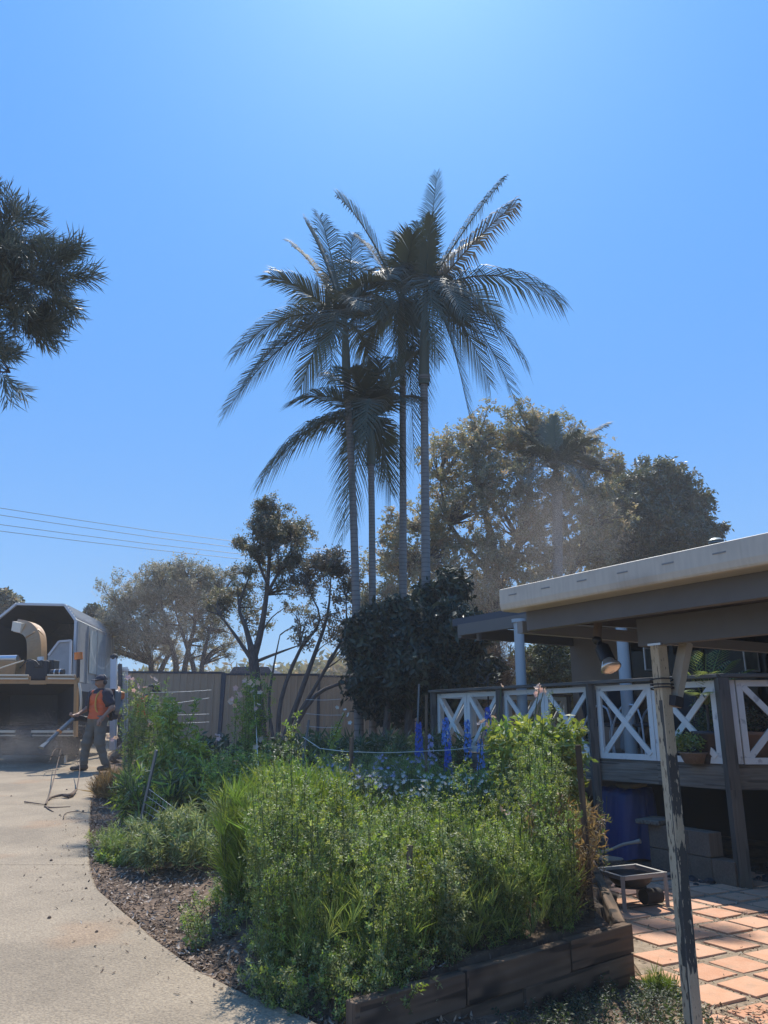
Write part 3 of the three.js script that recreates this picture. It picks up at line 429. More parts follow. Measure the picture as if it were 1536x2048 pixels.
tree({ seed: 102, den: 0.6, name: 'bottlebrush_tree', label: 'upright open tree with dark forking trunk standing in front of the brown fence', base: by(522, 17), size: 0.20, mat: M.leafTree, mult: 1.3, leaf: LEAF.small, colors: [[0.17, 0.185, 0.12], [0.22, 0.22, 0.155], [0.26, 0.235, 0.18], [0.14, 0.155, 0.10]], up: 0.5, cl: 0.17, tr: 0.022,
  blobs: [[545, 1025, 34, 32, 0, 16, 26], [520, 1075, 52, 42, -0.3, 26, 28], [585, 1070, 44, 40, 0.4, 22, 26], [550, 1125, 70, 36, 0, 26, 26], [480, 1165, 36, 30, 0.3, 10, 20], [500, 1230, 55, 42, 0.5, 14, 18], [440, 1210, 40, 32, 0.6, 12, 22], [600, 1210, 34, 40, 0.3, 8, 14], [548, 1180, 40, 26, 0, 6, 18]],
  trunks: [{ p: [[526, 1500], [518, 1410], [508, 1330], [504, 1290]], r: [0.13, 0.12, 0.11, 0.10] }, { p: [[506, 1320], [520, 1270], [533, 1190], [540, 1100], [546, 1040]], r: [0.085, 0.07, 0.05, 0.035, 0.015] }, { p: [[506, 1310], [490, 1250], [478, 1215], [500, 1150]], r: [0.075, 0.05, 0.035, 0.015] }, { p: [[505, 1322], [470, 1270], [440, 1230]], r: [0.05, 0.035, 0.015] }, { p: [[533, 1190], [560, 1140], [590, 1085]], r: [0.045, 0.03, 0.012] }, { p: [[536, 1170], [515, 1120], [505, 1070]], r: [0.04, 0.028, 0.012] }, { p: [[508, 1325], [545, 1310], [600, 1290]], r: [0.04, 0.03, 0.012] }] });
tree({ seed: 103, den: 0.6, name: 'bare_stemmed_shrub', label: 'slender open shrub with slanting bare stems left of the tallest palms', base: by(585, 16.5), size: 0.22, leaf: LEAF.small, colors: [[0.13, 0.135, 0.095], [0.17, 0.155, 0.12], [0.20, 0.165, 0.13]], up: 0.4, cl: 0.22, tr: 0.016, twig: 0.9,
  blobs: [[655, 1130, 42, 36, 0, 22, 26], [620, 1165, 36, 30, 0.3, 12, 22], [690, 1175, 34, 40, 0.4, 14, 22], [660, 1230, 46, 40, 0.2, 10, 16], [700, 1290, 40, 46, 0.4, 14, 24], [610, 1265, 30, 30, 0, 6, 14]],
  trunks: [{ p: [[560, 1500], [585, 1430], [625, 1320], [655, 1230], [662, 1150]], r: [0.07, 0.06, 0.045, 0.03, 0.012] }, { p: [[555, 1500], [562, 1400], [600, 1300], [640, 1240], [612, 1170]], r: [0.05, 0.045, 0.035, 0.025, 0.01] }, { p: [[575, 1480], [632, 1390], [690, 1365], [735, 1358]], r: [0.055, 0.045, 0.03, 0.01] }, { p: [[590, 1440], [650, 1340], [690, 1260], [692, 1190]], r: [0.045, 0.035, 0.025, 0.01] }, { p: [[550, 1500], [538, 1410], [548, 1330], [560, 1270]], r: [0.04, 0.03, 0.02, 0.01] }] });
tree({ seed: 104, den: 0.44, name: 'large_tree', label: 'largest tree, brownish green with a broad open crown behind the palm trunks and the roof', base: by(1000, 29), size: 0.25, leaf: LEAF.broad, colors: olive, mat: M.leafTree, mult: 1.5, cl: 0.15, tr: 0.06, out: 0.4,
  blobs: [[1000, 870, 100, 62, 0, 46, 30], [930, 930, 90, 70, -1, 44, 30], [1090, 880, 84, 66, 0.5, 40, 30], [1170, 930, 70, 70, 1, 34, 30], [900, 1030, 90, 80, 0, 44, 28], [1010, 1000, 100, 80, -1.5, 46, 28], [1110, 1020, 90, 80, -1, 44, 28], [1205, 1020, 60, 70, 0.6, 28, 28], [850, 1120, 80, 70, 0, 40, 26], [960, 1120, 80, 60, -1, 40, 26], [1070, 1120, 90, 60, -1, 44, 26], [1170, 1110, 70, 50, 0, 34, 26], [790, 1060, 36, 56, 0, 18, 22], [770, 1170, 70, 70, 0.5, 40, 24], [940, 1210, 110, 50, -1, 46, 24], [1100, 1190, 90, 40, -1, 36, 24], [735, 1240, 40, 60, 0, 20, 22], [1225, 930, 24, 26, 0.6, 8, 20]],
  trunks: [{ p: [[985, 1440], [988, 1260], [990, 1120], [960, 980], [950, 900]], r: [0.3, 0.24, 0.18, 0.10, 0.04] }, { p: [[990, 1200], [1040, 1080], [1060, 960], [1070, 880]], r: [0.16, 0.12, 0.08, 0.03] }, { p: [[990, 1160], [900, 1050], [880, 960]], r: [0.13, 0.08, 0.03] }, { p: [[1040, 1090], [1120, 1010], [1170, 930]], r: [0.1, 0.07, 0.03] }, { p: [[830, 1440], [836, 1260], [845, 1130], [850, 1060]], r: [0.16, 0.13, 0.09, 0.03] }, { p: [[1130, 1440], [1120, 1260], [1150, 1130], [1190, 1050]], r: [0.18, 0.14, 0.1, 0.03] }] });
tree({ seed: 105, name: 'dense_round_tree', label: 'dense dark rounded tree rising behind the carport gutter at the right', base: by(1310, 34), size: 0.32, leaf: LEAF.broad, colors: [[0.11, 0.13, 0.065], [0.15, 0.16, 0.085], [0.18, 0.165, 0.10]], cl: 0.2, tr: 0.06, mat: M.leafDull,
  blobs: [[1300, 985, 80, 58, 0, 60, 44], [1245, 1005, 60, 56, -0.6, 44, 40], [1365, 1010, 50, 50, 0, 36, 42], [1290, 1060, 100, 60, -1, 60, 44], [1390, 1060, 40, 36, 0.4, 26, 40], [1230, 1100, 70, 50, 0, 40, 40], [1340, 1090, 70, 40, -1, 40, 42], [1425, 1065, 20, 18, 0, 10, 30], [1300, 1150, 120, 40, 0, 40, 40]],
  trunks: [{ p: [[1310, 1440], [1310, 1250], [1305, 1120], [1300, 1000]], r: [0.35, 0.28, 0.2, 0.05] }, { p: [[1308, 1180], [1370, 1090], [1390, 1050]], r: [0.15, 0.1, 0.03] }] });
tree({ seed: 106, name: 'dark_shrub', label: 'dense near black shrub growing round the feet of the palms beside the deck', base: by(830, 15.5), size: 0.26, leaf: LEAF.broad, colors: darkGreen, cl: 0.24, tr: 0.02, mat: M.leafDark,
  blobs: [[868, 1212, 52, 34, 0.5, 18, 30], [800, 1255, 66, 40, 0, 36, 42], [890, 1265, 66, 46, 0, 42, 44], [745, 1300, 42, 50, 0, 26, 40], [830, 1330, 110, 62, 0, 60, 48], [920, 1330, 50, 66, 0.2, 34, 44], [785, 1385, 62, 44, 0.4, 30, 40], [880, 1400, 60, 50, 0.6, 32, 42], [900, 1175, 42, 22, 0.5, 8, 22], [945, 1260, 26, 34, 0.4, 9, 30], [975, 1340, 20, 40, 0.8, 6, 24]],
  trunks: [{ p: [[815, 1500], [818, 1400], [810, 1290], [820, 1220]], r: [0.09, 0.08, 0.06, 0.02] }, { p: [[770, 1500], [775, 1400], [765, 1310]], r: [0.08, 0.06, 0.02] }, { p: [[880, 1500], [870, 1380], [895, 1290], [900, 1200]], r: [0.08, 0.06, 0.05, 0.02] }] });
tree({ seed: 107, name: 'needle_tree', label: 'dark fine needled tree reaching in at the upper left edge', base: (() => { const p = at(-330, 1480, 10); return V(p.x, baseY(p.x, 10), -10); })(), size: 0.42, mult: 0.31, leaf: LEAF.needle, colors: [[0.09, 0.12, 0.085], [0.12, 0.15, 0.11], [0.16, 0.18, 0.135]], mat: M.leafDark, cl: 0.085, tr: 0.012, out: 2.2, up: 0.25, twig: 0.95,
  blobs: [[-58, 448, 100, 66, 0, 50, 14], [27, 468, 66, 66, -0.4, 50, 14], [-18, 558, 120, 80, 0, 70, 14], [72, 553, 60, 56, -0.2, 46, 14], [-108, 538, 130, 130, 0.5, 60, 16], [32, 628, 70, 30, 0, 34, 12], [-68, 668, 76, 46, 0, 44, 14], [-13, 723, 44, 30, -0.2, 16, 9], [-188, 628, 120, 120, 0.4, 46, 16]],
  trunks: [{ p: [[-330, 1480], [-300, 1100], [-240, 820], [-180, 660]], r: [0.2, 0.16, 0.12, 0.08] }, { p: [[-200, 700], [-90, 600], [20, 560], [110, 560]], r: [0.06, 0.04, 0.025, 0.01] }, { p: [[-220, 760], [-90, 740], [20, 745]], r: [0.045, 0.03, 0.01] }, { p: [[-180, 660], [-80, 520], [10, 450]], r: [0.06, 0.04, 0.012] }] });
tree({ seed: 108, name: 'distant_tree', label: 'small distant tree showing above the left corner of the truck body', base: by(15, 42), size: 0.5, leaf: LEAF.broad, colors: darkGreen.concat(olive), cl: 0.25, tr: 0.04, blobs: [[10, 1210, 24, 16, 0, 20, 22], [-20, 1225, 30, 18, 0, 16, 22], [25, 1225, 20, 14, 0, 10, 20]], trunks: [{ p: [[10, 1440], [12, 1300], [12, 1220]], r: [0.2, 0.15, 0.05] }] });
tree({ seed: 109, name: 'distant_tree', label: 'low dark twig tree behind the truck roof, left of the wide grey green tree', base: by(190, 34), size: 0.36, leaf: LEAF.broad, colors: darkGreen, cl: 0.3, tr: 0.03, blobs: [[190, 1228, 22, 8, 0, 8, 16], [210, 1260, 24, 26, 0, 14, 20]], trunks: [{ p: [[195, 1440], [196, 1300], [192, 1235]], r: [0.15, 0.1, 0.03] }] });
tree({ seed: 110, name: 'sunlit_bush', label: 'sunlit yellow green bush seen through the far end of the verandah', base: by(1100, 18.5), size: 0.28, leaf: LEAF.small, mat: M.leaf, colors: [[0.16, 0.17, 0.05], [0.22, 0.21, 0.08], [0.12, 0.13, 0.05]], cl: 0.2, tr: 0.02, blobs: [[1110, 1310, 46, 40, 0, 40, 34], [1080, 1350, 50, 50, 0, 36, 30], [1140, 1360, 50, 60, 0, 36, 32], [1110, 1420, 70, 60, 0.4, 36, 28]], trunks: [{ p: [[1105, 1480], [1106, 1400], [1110, 1320]], r: [0.08, 0.06, 0.02] }] });
tree({ seed: 111, name: 'dry_cane_bush', label: 'brown dusty cane bush between the dark shrub and the verandah column', base: by(990, 17), size: 0.24, leaf: LEAF.fine, mat: M.leafDull, colors: [[0.16, 0.12, 0.085], [0.2, 0.15, 0.1], [0.12, 0.09, 0.06]], cl: 0.3, tr: 0.012, twig: 1, blobs: [[1000, 1320, 36, 50, 0, 22, 20], [980, 1390, 40, 50, 0, 22, 20], [1020, 1370, 22, 60, 0, 14, 18]], trunks: [{ p: [[985, 1480], [990, 1380], [1000, 1300]], r: [0.03, 0.025, 0.01] }, { p: [[1000, 1480], [1012, 1380], [1022, 1290]], r: [0.03, 0.025, 0.01] }] });
// far wood behind everything
{ seed(120); const it = []; for (let i = 0; i < 9000; i++) { const a = rr(-0.75, 0.95), d = rr(60, 75), h = Math.pow(rnd(), 0.8) * (3.2 + 2.2 * vn(a * 14, 3, 64, 1)); it.push({ p: V(Math.tan(a) * d, 1 + h, -d), q: qdir(rdir().add(V(0, 0.6, 0)), rr(0, 6)), s: rr(0.9, 1.6), c: tint(olive[i % 4], 0.3, 0.1) }); } scatter('distant_woodland', LEAF.broad, M.leafDull, it); }
{ const b = at(520, 1340, 34), h = thing('neighbour_house', 'dark roof of a distant house showing just above the fence between the tree trunks', 'house', V(b.x, 1.3, b.z)); part('wall', box(1.6, 1.75, 4, b.x, 2.1, b.z), M.wall, h); part('roof', metreUV(extrude(poly([[-1.1, 0], [1.1, 0], [0.7, 0.6], [-0.7, 0.6]]), 4.6)).translate(b.x, b.y - 0.62, b.z - 2.3), std({ color: C(0.06, 0.065, 0.08), roughness: 0.6 }), h); }

// ---------- palms ----------
const palmLeaf = new THREE.MeshPhysicalMaterial({ color: C(0.075, 0.095, 0.055), roughness: 0.8, transmission: 0.18, thickness: 0, side: THREE.DoubleSide, clearcoat: 0.1, clearcoatRoughness: 0.35 });
const palmPale = new THREE.MeshPhysicalMaterial({ color: C(0.16, 0.13, 0.075), roughness: 0.8, transmission: 0.25, thickness: 0, side: THREE.DoubleSide, clearcoat: 0.1, clearcoatRoughness: 0.4 });
function frond(parent, a, b, lift, o = {}) {
  const n = o.n ?? 64, L = a.distanceTo(b), mid = a.clone().lerp(b, 0.5).add(V(0, lift * L, 0)), c = new THREE.QuadraticBezierCurve3(a, mid, b);
  const pos = [], tube = limb([0, 0.25, 0.5, 0.75, 1].map((t) => c.getPoint(t)), [0.032 * (o.k ?? 1), 0.02, 0.012, 0.004], 5); const T = V(), up = V(0, 1, 0), tw = o.twist ?? 0;
  for (let i = 0; i < n; i++) for (const sd of [-1, 1]) {
    const t = 0.1 + 0.9 * (i + rr(-0.3, 0.3)) / n; if (rnd() < 0.05) continue; const p = c.getPoint(clamp(t)), d = c.getTangent(clamp(t)), side = d.clone().cross(up).normalize(); if (!isFinite(side.x) || side.lengthSq() < 0.5) side.set(1, 0, 0);
    side.applyAxisAngle(d, tw); const nrm = side.clone().cross(d).normalize();
    const len = (o.len ?? 0.62) * (0.35 + 0.85 * Math.pow(Math.sin(Math.PI * clamp(0.12 + t * 0.80)), 0.8)) * rr(0.85, 1.12) * (t > 0.93 ? 0.7 : 1);
    const dr = (o.droop ?? 0.6) * rr(0.6, 1.15), dir = side.multiplyScalar(sd * (1 - 0.55 * t)).addScaledVector(d, 0.35 + 0.75 * t).addScaledVector(nrm, (o.vee ?? 0.25)).normalize();
    const w = rr(0.015, 0.024), wd = d.clone().multiplyScalar(w), q1 = p.clone().addScaledVector(dir, len * 0.5).add(V(0, -dr * len * 0.14, 0)), q2 = p.clone().addScaledVector(dir, len * 0.88).add(V(0, -dr * len * 0.62, 0));
    const A = p.clone().sub(wd), B = p.clone().add(wd), Cc = q1.clone().sub(wd), Dd = q1.clone().add(wd);
    for (const q of [A, B, Dd, A, Dd, Cc, Cc, Dd, q2]) pos.push(q.x, q.y, q.z);
  }
  const g = new THREE.BufferGeometry(); g.setAttribute('position', new THREE.Float32BufferAttribute(pos, 3)); g.computeVertexNormals();
  return part('frond', [tube, g], o.mat ?? palmLeaf, parent);
}
function palm(o) {
  seed(o.seed); const D = o.D, pts = o.trunk.map(([x, y]) => at(x, y, D)), base = pts[0].clone(); base.y = groundY(base.x, D); pts[0].y = base.y - 0.1;
  const t = thing(o.name ?? 'palm_tree', o.label, 'palm tree', base, o.group);
  part('trunk', limb(pts, o.r.map((x) => x * 0.9), 16, 1), M.palmBark, t);
  const top = pts[pts.length - 1], cr = at(o.crown[0], o.crown[1], D);
  part('crownshaft', limb([top, top.clone().lerp(cr, 0.5), cr], [o.r[o.r.length - 1] * 1.35, o.r[o.r.length - 1] * 1.15, 0.05], 14), std({ color: C(0.12, 0.14, 0.10), roughness: 0.6 }), t);
  if (o.ring) part('leaf_scar', limb([at(...o.ring, D).add(V(0, -0.05, 0)), at(...o.ring, D).add(V(0, 0.05, 0))], [o.r[1] * 1.3, o.r[1] * 1.3], 14), M.palmBark, t);
  for (const [x, y, dd, lift, op] of o.fronds) frond(t, cr.clone().add(V(gs() * 0.05, rr(-0.25, 0.1), gs() * 0.05)), at(x, y, D + dd), lift * 1.15 + 0.02, { len: o.len ?? 0.86, ...op });
  for (let i = 0; i < (o.fill ?? 1); i++) { const a = i * 2.4 + rr(-0.3, 0.3), e = rr(-0.55, 0.9), r = rr(1.6, 2.3); frond(t, cr.clone().add(V(0, rr(-0.3, 0.1), 0)), cr.clone().add(V(Math.cos(a) * r * 0.62 * Math.cos(e), Math.sin(e) * r, Math.sin(a) * r * Math.cos(e))), e < 0 ? 0.45 : 0.2, { len: 0.85, droop: rr(0.5, 1) }); }
  return t;
}
const PG = undefined;
palm({ seed: 201, D: 16.2, label: 'palm with the leftmost leaning trunk of the cluster', trunk: [[720, 1490], [712, 1200], [704, 960], [693, 760]], r: [0.115, 0.1, 0.085, 0.08], crown: [690, 640],
  fronds: [[612, 446, 0.3, 0.12], [545, 552, -0.6, 0.16], [585, 492, 0.8, 0.14], [470, 705, 0.2, 0.34, { droop: 0.8 }], [492, 765, -0.9, 0.36, { droop: 0.9 }], [446, 830, 0.4, 0.26, { droop: 0.6, mat: undefined }], [705, 470, 1.6, 0.06], [640, 430, 1.2, 0.08], [770, 560, -1.4, 0.25], [655, 800, -2.2, 0.5, { droop: 0.9 }], [600, 780, 1.4, 0.42, { droop: 0.9 }], [750, 760, 1.8, 0.4, { droop: 0.9 }], [575, 640, 2.2, 0.3], [720, 620, -2.2, 0.35], [680, 600, 2.4, 0.3]] });
palm({ seed: 202, D: 16.6, label: 'shortest palm of the cluster with low arching fronds between the trunks', trunk: [[747, 1490], [745, 1220], [744, 1060], [742, 930]], r: [0.10, 0.09, 0.08, 0.08], crown: [742, 835],
  fronds: [[522, 962, 0.2, 0.34, { droop: 1.0 }], [540, 930, -0.8, 0.3, { droop: 1.0 }], [683, 1085, -0.5, 0.55, { droop: 0.6, n: 60 }], [700, 1060, 1.0, 0.5, { droop: 0.7 }], [782, 990, 0.4, 0.5, { droop: 0.9 }], [770, 960, 1.4, 0.45, { droop: 0.9 }], [660, 760, 0.8, 0.2], [600, 800, -1.0, 0.3], [760, 720, 1.0, 0.1], [810, 800, -1.2, 0.3], [700, 740, -1.4, 0.2], [730, 880, -2.2, 0.5, { droop: 0.9 }]] });
palm({ seed: 203, D: 16.9, label: 'palm with the straight trunk just left of the tallest one', trunk: [[806, 1490], [806, 1180], [806, 960], [805, 720]], r: [0.12, 0.1, 0.088, 0.085], crown: [802, 590],
  fronds: [[675, 392, 0.2, 0.16], [720, 480, 1.0, 0.12], [838, 445, 1.0, 0.05], [825, 470, -1.2, 0.1], [700, 600, -1.8, 0.4, { droop: 0.8 }], [760, 640, -2.4, 0.5, { droop: 0.9 }], [730, 700, 0.6, 0.42, { droop: 0.9 }], [790, 760, -1.6, 0.5, { droop: 0.9 }], [840, 830, 0.8, 0.5, { droop: 0.8 }], [830, 940, 0.4, 0.42, { droop: 0.8 }], [880, 720, 1.6, 0.4, { droop: 0.9 }], [900, 560, 2.0, 0.2], [650, 560, 2.0, 0.25]] });
palm({ seed: 204, D: 16.0, label: 'tallest palm on the right of the cluster with spread upper fronds', trunk: [[854, 1490], [852, 1180], [850, 940], [848, 770]], r: [0.13, 0.11, 0.10, 0.095], crown: [850, 585], ring: [848, 757],
  fronds: [[874, 345, 0.9, 0.02, { droop: 0.3, len: 0.6 }], [862, 430, -1.0, 0.03, { len: 0.45 }], [1008, 358, 0.4, 0.05, { droop: 1.0 }], [1032, 405, -0.6, 0.06, { droop: 1.1, mat: palmPale }], [1120, 600, 0.2, 0.30, { droop: 1.25 }], [1046, 718, -0.5, 0.36, { droop: 1.0 }], [1040, 822, 0.3, 0.42, { droop: 0.6 }], [940, 838, -0.4, 0.46, { droop: 0.9 }], [980, 770, 1.4, 0.36, { droop: 0.9 }], [960, 480, 1.6, 0.1], [930, 640, -2.2, 0.35], [800, 470, 1.4, 0.08], [870, 700, -2.3, 0.5, { droop: 0.9 }], [1000, 640, 1.8, 0.3], [830, 640, 2.2, 0.4]] });
palm({ seed: 205, D: 27, name: 'palm_tree', label: 'single short palm whose top shows against the crown of the largest tree', trunk: [[1118, 1440], [1116, 1200], [1115, 1060], [1114, 985]], r: [0.2, 0.19, 0.2, 0.22], crown: [1112, 935], len: 0.9,
  fronds: [[1045, 868, 0.3, 0.12, { k: 1.6 }], [1060, 900, -0.6, 0.2], [1108, 832, 0.2, 0.02, { len: 0.6, k: 1.6 }], [1092, 850, 1, 0.06], [1212, 852, 0.2, 0.10, { k: 1.6 }], [1180, 880, -0.8, 0.16], [1055, 965, -1.2, 0.3], [1170, 970, -1.2, 0.3], [1190, 930, 1, 0.2], [1030, 930, 1, 0.2]] });
M.pit = std({ color: C(0.30, 0.29, 0.275), metalness: 0.5, roughness: 0.5 });
// ---------- patio things and things under the deck ----------
{
  // square steel fire pit with a round black bowl
  const Y = 0.285, f = onY(1250, 1824, 0.02), l = onY(1190, 1740, Y), r = onY(1330, 1748, Y); f.y = Y; l.y = Y; r.y = Y; const k = l.clone().add(r).sub(f);
  const t = thing('fire_pit', 'square steel framed fire pit with round black bowl standing on the terracotta pavers', 'fire pit', V(f.x, 0.02, f.z));
  const cs = [f, r, k, l], cen = f.clone().add(k).multiplyScalar(0.5);
  for (let i = 0; i < 4; i++) { const a = cs[i], b = cs[(i + 1) % 4], d = b.clone().sub(a).normalize().multiplyScalar(0.016); part('frame_bar', bar(a.clone().add(d), b.clone().sub(d), 0.03, 0.035, undefined, 0.003), M.pit, t); part('leg', bar(V(a.x, 0.018, a.z), V(a.x, Y + 0.0175, a.z), 0.034, 0.034, V(r.x - l.x, 0, r.z - l.z)), M.pit, t); }
  const R = l.distanceTo(f) * 0.5 - 0.012, pr = []; for (let i = 0; i <= 12; i++) { const a = i / 12 * Math.PI / 2; pr.push([R * Math.sin(a) + 0.001, -R * 0.62 * Math.cos(a)]); } for (let i = 12; i >= 0; i--) { const a = i / 12 * Math.PI / 2; pr.push([(R - 0.006) * Math.sin(a) + 0.001, -(R - 0.006) * 0.62 * Math.cos(a) + 0.004]); }
  part('bowl', lathe(pr, 40, cen.x, Y - 0.012, cen.z), M.black, t);
  part('ash', lathe([[0, 0], [R * 0.6, 0.01], [R * 0.72, -0.02]], 24, cen.x, Y - 0.10, cen.z), M.dark, t);
  const charred = std({ color: C(0.035, 0.03, 0.028), roughness: 0.95 });
  const lg = onY(1302, 1808, 0.02), a = thing('log', 'short charred log end lying under the fire pit by its right leg', 'log', lg); part('wood', rod(V(lg.x - 0.07, 0.085, lg.z + 0.02), V(lg.x + 0.10, 0.08, lg.z - 0.06), 0.066, 14), charred, a);
  const l2 = onY(1215, 1802, 0.02), b = thing('log', 'longer dark stick of firewood under the left side of the fire pit', 'log', l2); part('wood', limb([V(l2.x - 0.16, 0.07, l2.z - 0.1), V(l2.x, 0.05, l2.z), V(l2.x + 0.08, 0.045, l2.z + 0.01)], [0.03, 0.038, 0.034], 10), charred, b);
  // chopping block and axe
  const s = onY(1222, 1745, 0), st = thing('chopping_block', 'round sawn log chopping block behind the fire pit', 'chopping block', s), top = 0.14;
  part('bark', cyl(0.155, 0.15, top, s.x, 0, s.z, 22), M.bark, st); part('cut_top', cyl(0.142, 0.142, 0.006, s.x, top, s.z, 22), std({ map: tex(128, (u, v) => { const r = Math.hypot(u - 0.5, v - 0.5); return mixc([0.30, 0.21, 0.14], [0.42, 0.31, 0.22], 0.5 + 0.5 * Math.sin(r * 90 + 3 * vn(u * 8, v * 8, 8, 0))); }), roughness: 0.9 }), st);
  const h0 = at(1192, 1706, s.z * -1 + 0.02), h1 = at(1281, 1682, s.z * -1 - 0.25), ax = thing('axe', 'axe with pale wooden handle stuck in the chopping block', 'axe', V(s.x - 0.1, top, s.z));
  const sh = std({ map: tex(128, (u, v) => mixc([0.40, 0.36, 0.29], [0.26, 0.22, 0.17], fbm(u * 2, v * 0.3, 16, 4, 0))), roughness: 0.7 });
  part('handle', limb([h0.clone().lerp(h1, -0.16), h0, h0.clone().lerp(h1, 0.3).add(V(0, -0.008, 0)), h0.clone().lerp(h1, 0.62).add(V(0, 0.012, 0)), h0.clone().lerp(h1, 0.86).add(V(0, 0.004, 0)), h1], [0.021, 0.017, 0.015, 0.016, 0.018, 0.026], 10), sh, ax);
  const hb = h0.clone().lerp(h1, -0.06); const blade = extrude(poly([[-0.03, 0.03], [0.03, 0.03], [0.036, -0.06], [0.066, -0.14], [-0.055, -0.14], [-0.036, -0.06]]), 0.026, 0.003); blade.translate(0, 0, -0.013); part('head', blade.translate(hb.x, hb.y, hb.z), M.dark, ax);
  // blue drum, timber on it, rendered block wall
  const d0 = onY(1262, 1716, 0); d0.z = -10.2; d0.x = at(1262, 1716, 10.2).x;
  const dr = thing('blue_tarp', 'dark blue tarpaulin draped over a stack in the shade under the deck', 'tarpaulin', d0), blue = std({ color: C(0.010, 0.042, 0.17), roughness: 0.45, side: THREE.DoubleSide });
  { const pos = [], idx = [], N = 120, H = 12, se = (a) => 1 / Math.pow(Math.pow(Math.abs(Math.cos(a)), 3.2) + Math.pow(Math.abs(Math.sin(a)), 3.2), 1 / 3.2); for (let h = 0; h <= H; h++) for (let i = 0; i <= N; i++) { const a = i / N * 6.28318, y = h < 10 ? 0.03 + 0.078 * h : 0.81, k = h < 10 ? 1 + 0.16 * (1 - h / 10) * (1 + 0.35 * Math.sin(7 * a + 0.6) + 0.22 * Math.sin(13 * a)) + 0.012 * Math.sin(23 * a + h) : (12 - h) / 2 * 0.97, r = 0.27 * se(a + 0.5) * k; pos.push(d0.x + Math.cos(a) * r * 1.06, y + (h < 10 ? 0.012 * Math.sin(5 * a) : 0.01 * Math.sin(9 * a)), d0.z + Math.sin(a) * r); if (h && i) { const p = h * (N + 1) + i, q = p - N - 1; idx.push(q - 1, q, p, q - 1, p, p - 1); } } const g = new THREE.BufferGeometry(); g.setAttribute('position', new THREE.Float32BufferAttribute(pos, 3)); g.setIndex(idx); g.computeVertexNormals(); part('cloth', g, blue, dr); const cr = []; for (let i = 0; i < 3; i++) { const a = -0.3 + i * 0.9 + 1.2; cr.push(limb([V(d0.x + Math.cos(a) * 0.31, 0.06, d0.z + Math.sin(a) * 0.33), V(d0.x + Math.cos(a) * 0.285, 0.78, d0.z + Math.sin(a) * 0.285)], [0.008, 0.006], 5)); } part('crease', cr, blue, dr).userData.kind = 'stuff'; }
  const sk = thing('folded_sack', 'pale tan folded sack lying on top of the blue tarpaulin', 'sack', V(d0.x, 0.82, d0.z)); part('cloth', rbox(0.3, 0.06, 0.26, 0.028, d0.x + 0.06, 0.85, d0.z + 0.05, 0.05, 0.5, 0.06), std({ color: C(0.30, 0.24, 0.14), roughness: 0.9 }), sk);
  const w0 = onY(1322, 1742, 0), w1 = onY(1488, 1776, 0); w0.z -= 0.1;
  const bw = thing('block_wall', 'low rendered block wall in the shade under the deck, right of the blue tarpaulin', 'low wall', V(w0.x, 0, w0.z));
  const nB = 4; for (let r = 0; r < 2; r++) for (let i = 0; i < nB; i++) { const a = w0.clone().lerp(w1, (i + (r ? 0 : 0)) / nB), b = w0.clone().lerp(w1, (i + 0.985) / nB); const y = 0.0 + r * 0.245; if (r === 1 && i === 3) continue; part('block', bar(a.setY(y + 0.12), b.setY(y + 0.12), 0.19, 0.238, undefined, 0.006), M.block, bw); }
  const cp = thing('coping_stone', 'flat grey stone slab lying across the left end of the low block wall', 'stone slab', V(w0.x, 0.49, w0.z)); part('slab', rbox(0.40, 0.05, 0.30, 0.012, w0.x + 0.03, 0.515, w0.z, 0, 0.7, 0.02), M.greyTimber, cp);
  const rb = thing('rubble_heap', 'loose dark rubble and offcuts on the ground under the deck', 'rubble'); rb.userData.kind = 'stuff';
  seed(301); const rg = []; for (let i = 0; i < 60; i++) { const x = rr(2.9, 5.2), z = -rr(8.5, 9.6), q = new THREE.DodecahedronGeometry(rr(0.02, 0.07), 0); q.scale(1, rr(0.4, 0.8), rr(0.8, 2)); q.rotateY(rr(0, 6)); q.translate(x, 0.02, z); rg.push(q); } part('rubble', rg, M.dark, rb).userData.kind = 'stuff';
}
